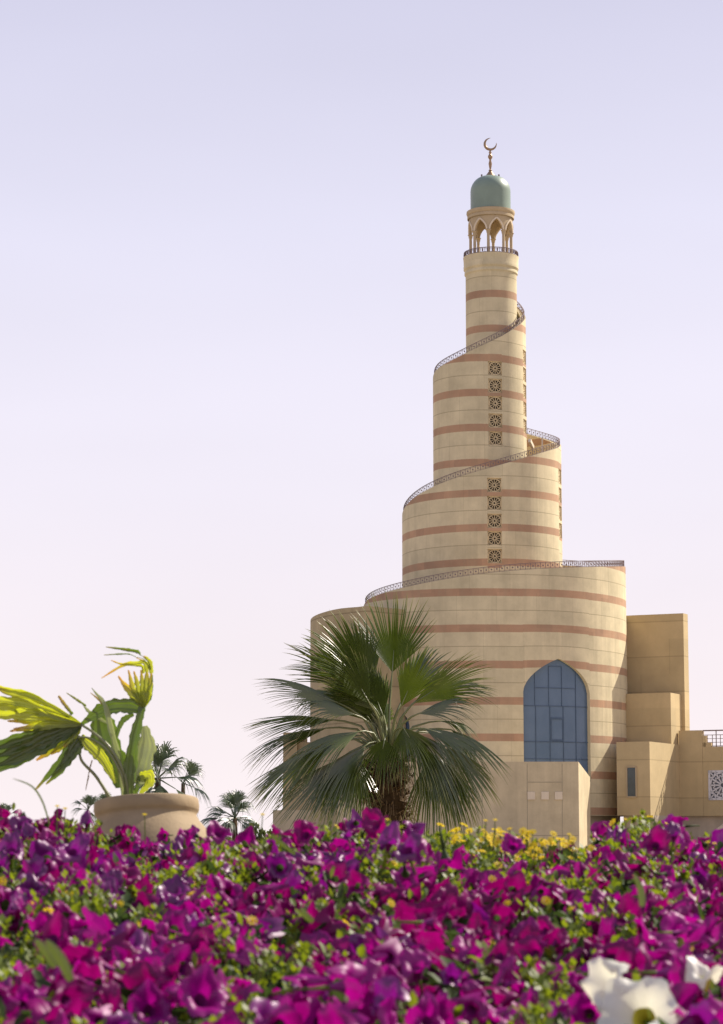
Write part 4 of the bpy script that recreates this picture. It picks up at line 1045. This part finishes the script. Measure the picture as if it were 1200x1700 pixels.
shape = ['wide open', 'wide open', 'slightly folded', 'drooping', 'half folded', 'half closed', 'wilting']
def where(px, py):
    h = 'at the far left' if px < 200 else 'below the pot' if px < 420 else 'left of the palm trunk' if px < 600 else 'below the palm trunk' if px < 760 else 'below the porch' if px < 1000 else 'at the far right'
    v = 'on the far crest of the bed' if py < 1430 else 'in the middle rows' if py < 1560 else 'in the front rows'
    return v + ' ' + h
for c in near:
    me = BM[c[3]][c[7]]; o = bpy.data.objects.new('petunia_flower', me); COL.objects.link(o)
    o.matrix_world = Matrix.Translation((c[0], c[1], c[2])) @ rot_to(c[4], c[5]).to_4x4() @ Matrix.Scale(c[6] * SC, 4)
    tag(o, f'{c[3]} petunia, {shape[c[7]]}, {where(c[8], c[9])}', 'flower', 'petunias in the flower bed')
rm = MB()
def addmesh(mb, me, Mx, mo):
    b = len(mb.v); mb.v += [tuple(Mx @ v.co) for v in me.vertices]
    for p in me.polygons: mb.f.append(tuple(b + k for k in p.vertices)); mb.uv.append(None); mb.m.append(mo if p.material_index == 0 else 3)
for c in rest:
    addmesh(rm, BM[c[3]][c[7]], Matrix.Translation((c[0], c[1], c[2])) @ rot_to(c[4], c[5]).to_4x4() @ Matrix.Scale(c[6] * SC, 4), ['magenta', 'crimson', 'purple'].index(c[3]))
tag(rm.build('petunia_blooms', [M['mag'], M['crim'], M['pur'], M['fol2']], smooth='all'), 'mass of smaller magenta and purple petunias on the far slope of the bed', 'flowers', kind='stuff')
# white petunias
for (px, py, Y, s, dv, mi, lab) in ((990, 1628, 4.2, 1.4, (-.75, -.5, .35), 1, 'white petunia turned left, the upper-left of the large white pair at the front'),
                                    (1062, 1680, 4.1, 1.75, (-.25, -.9, .3), 0, 'largest white petunia with a yellow throat at the front edge of the bed'),
                                    (1168, 1600, 4.3, 1.05, (-.1, -.3, .9), 2, 'small half-open white petunia at the right edge of the bed'),
                                    (1130, 1712, 4.0, 1.2, (.3, -.5, .8), 1, 'white petunia cut by the bottom edge of the photo')):
    p = pt(px, py, Y); me = BM['white'][mi]; o = bpy.data.objects.new('petunia_flower', me); COL.objects.link(o)
    o.matrix_world = Matrix.Translation(p) @ rot_to(Vector(dv).normalized(), 1.1).to_4x4() @ Matrix.Scale(s, 4)
    tag(o, lab, 'flower', 'petunias in the flower bed')
# small yellow daisies along the far edge
yd = MB(); rg = random.Random(5)
def daisy(p, s, dv):
    q = rot_to(dv, rg.uniform(0, 6)); n_ = 9
    for k in range(n_):
        a = 2 * math.pi * k / n_; a1 = a + .28; a0 = a - .28
        yd.add([p + q @ Vector(v) for v in ((s * .15 * math.cos(a), s * .15 * math.sin(a), 0), (s * .8 * math.cos(a0), s * .8 * math.sin(a0), s * .1), (s * math.cos(a), s * math.sin(a), s * .02), (s * .8 * math.cos(a1), s * .8 * math.sin(a1), s * .1))], [(0, 1, 2, 3)])
    yd.tube([p, p + q @ Vector((0, 0, s * .25))], [s * .3, s * .15], 6)
    yd.tube([p, p + Vector((rg.uniform(-.01, .01), 0, -.09))], [.0014, .0018], 4, mi=1)
for k in range(270):
    if k < 200: px = rg.gauss(855, 80); Y = rg.uniform(7.3, 8.4); lift = rg.uniform(-.01, .040)
    else: px = rg.uniform(0, 1200); Y = rg.uniform(5, 8.2); lift = rg.uniform(-.03, .02)
    x = pt(px, 1390, Y).x; daisy(Vector((x, Y, canopy(x, Y) + lift)), rg.uniform(.010, .016), Vector((rg.gauss(.2, .5), rg.gauss(-.4, .5), .8)).normalized())
for (px, py) in ((806, 1362), (822, 1361), (945, 1385), (1038, 1360), (1186, 1400), (1175, 1398), (436, 1352), (95, 1338), (108, 1342), (240, 1352)):
    daisy(pt(px, py, 7.4), .008, Vector((.1, -.4, .8)).normalized())
tag(yd.build('yellow_daisies', [M['yel'], M['fol1']]), 'small yellow daisies massed along the far edge of the bed', 'flowers', kind='stuff')
# upright greenery tufts on the crest
tf = MB()
def tuft(x, Y, z, h, n_):
    for k in range(n_):
        a = rg.uniform(0, 6.28); t = rg.random(); p = Vector((x + rg.gauss(0, .012), Y + rg.gauss(0, .012), z + h * t)); s = rg.uniform(.014, .030)
        d = Vector((math.cos(a) * .7, math.sin(a) * .7, .7)).normalized(); sd_ = Vector((-math.sin(a), math.cos(a), 0))
        tf.add([p, p + d * s * .5 + sd_ * s * .28, p + d * s, p + d * s * .5 - sd_ * s * .28], [(0, 1, 2, 3)])
    tf.bar((x, Y, z - .1), (x, Y, z + h), .003)
for k in range(260):
    px = rg.uniform(-30, 1230); Y = rg.uniform(6.0, 8.3)
    if k > 150: px = rg.choice([rg.gauss(1070, 25), rg.gauss(1100, 25), rg.gauss(880, 70), rg.gauss(620, 80), rg.gauss(420, 30)])
    x = pt(px, 1390, Y).x; tuft(x, Y, canopy(x, Y) - .05, rg.uniform(.03, .085), rg.randint(14, 30))
k = 0
while k < 440:
    Y = 3.3 + 4.9 * rg.random(); lim = Y * .16 + .1; x = rg.uniform(-lim, lim)
    if math.sin(x * 6 + Y * 3.1) * math.sin(Y * 4.7 - x * 5) > rg.uniform(-.85, .1): continue
    _q = proj((x, Y, canopy(x, Y)))
    if 930 < _q[0] < 1150 and 1590 < _q[1] < 1760 and Y < 4.25: continue
    k += 1; tuft(x, Y, canopy(x, Y) - .05, rg.uniform(.04, .075), rg.randint(14, 26))
tag(tf.build('bedding_greenery', M['fol1']), 'upright yellow green shoots along the crest of the flower bed', 'foliage', kind='stuff')
# long blades poking out
lbm = MB()
for (pts_, w_) in (([(92, 1605, 3.9), (72, 1575, 3.9), (58, 1560, 3.9)], .016), ([(118, 1628, 3.85), (100, 1590, 3.85), (76, 1560, 3.85)], .018), ([(490, 1418, 6.4), (470, 1402, 6.4), (448, 1386, 6.4)], .012), ([(520, 1530, 4.9), (508, 1520, 4.9), (500, 1506, 4.9)], .014),
                   ([(82, 1368, 7), (70, 1330, 7), (52, 1305, 7), (20, 1292, 7)], .006), ([(1066, 1505, 4.6), (1064, 1478, 4.6), (1052, 1450, 4.6)], .014)):
    cl = spline([pt(*p) for p in pts_]); n_ = len(cl); vs_ = []
    for i, p in enumerate(cl):
        t = i / (n_ - 1); s = w_ * math.sin(math.pi * min(1, t * .85 + .15)) ** .6 / 2; tg = (cl[min(i + 1, n_ - 1)] - cl[max(0, i - 1)]).normalized(); sd_ = tg.cross(Vector((.3, 1, .2))).normalized()
        vs_ += [p - sd_ * s, p + Vector((0, -s * .4, 0)), p + sd_ * s]
    fs = []
    for i in range(n_ - 1): b0 = i * 3; fs += [(b0, b0 + 1, b0 + 4, b0 + 3), (b0 + 1, b0 + 2, b0 + 5, b0 + 4)]
    lbm.add(vs_, fs)
tag(lbm.build('weed_leaves', petal('weed_leaf', (.09, .13, .02), (.16, .2, .03), .4, .06, .4, 30), smooth='all'), 'broad and bladed weed leaves poking out between the petunias', 'foliage', kind='stuff')

# ------------------------------------------------------------------ parked car at the right edge
CY = 52.5; cx0 = pt(1176, 1395, CY).x
car = empty('parked_car', (cx0 + 1.6, CY, 0), 'silver car with raked windscreen parked below the building at the right edge', 'car')
prof = [(-1.15, .35), (-1.2, .65), (-1.1, .85), (-.1, 1.08), (.62, 1.62), (1.2, 1.70), (2.6, 1.68), (3.2, 1.1), (3.35, 1.0), (3.35, .4)]
cb = MB(); W = .9
n_ = len(prof); vs_ = []
for sy, ins in ((-1, 0), (1, 0)):
    for (x, z) in prof: vs_.append((cx0 + x, CY + sy * (W - (.16 if z > 1.2 else 0)), z))
cb.add(vs_, [tuple(range(n_))[::-1][::-1], tuple(range(n_, 2 * n_))[::-1]] + [(i, i + n_, (i + 1) % n_ + n_, (i + 1) % n_) for i in range(n_)])
cb.build('body', M['paint'], car, bevel=.05)
ws = MB(); ws.add([(cx0 - .06, CY - .76, 1.13), (cx0 - .06, CY + .76, 1.13), (cx0 + .57, CY + .68, 1.60), (cx0 + .57, CY - .68, 1.60)], [(0, 1, 2, 3)]); ws.build('windscreen', M['cglass'], car)
for s in (-1, 1):
    sw_ = MB(); yy = CY + s * (W - .07); sw_.box((cx0 + 1.1, yy, 1.36), .8, .1, .38); sw_.build('side_window', M['cglass'], car, bevel=.02)
    sw_ = MB(); sw_.box((cx0 + 2.05, yy, 1.36), .85, .1, .38); sw_.build('side_window', M['cglass'], car, bevel=.02)
    for wx_ in (-.45, 2.55):
        tw = MB(); c = Vector((cx0 + wx_, CY + s * .83, .34)); tw.tube([c - Vector((0, .11, 0)), c + Vector((0, .11, 0))], .34, 24); wh = tw.build('wheel', M['tyre'], car, smooth=30)
        rm_ = MB(); rm_.tube([c - Vector((0, .115, 0)), c + Vector((0, .115, 0))], .2, 16); rm_.build('rim', M['rim'], wh)
    hl = MB(); hl.box((cx0 - 1.14, CY + s * .68, .76), .12, .3, .14); hl.build('headlight', M['lamp'], car, bevel=.02)
    tl = MB(); tl.box((cx0 + 3.32, CY + s * .7, .9), .1, .25, .16); tl.build('tail_light', M['lampr'], car, bevel=.02)
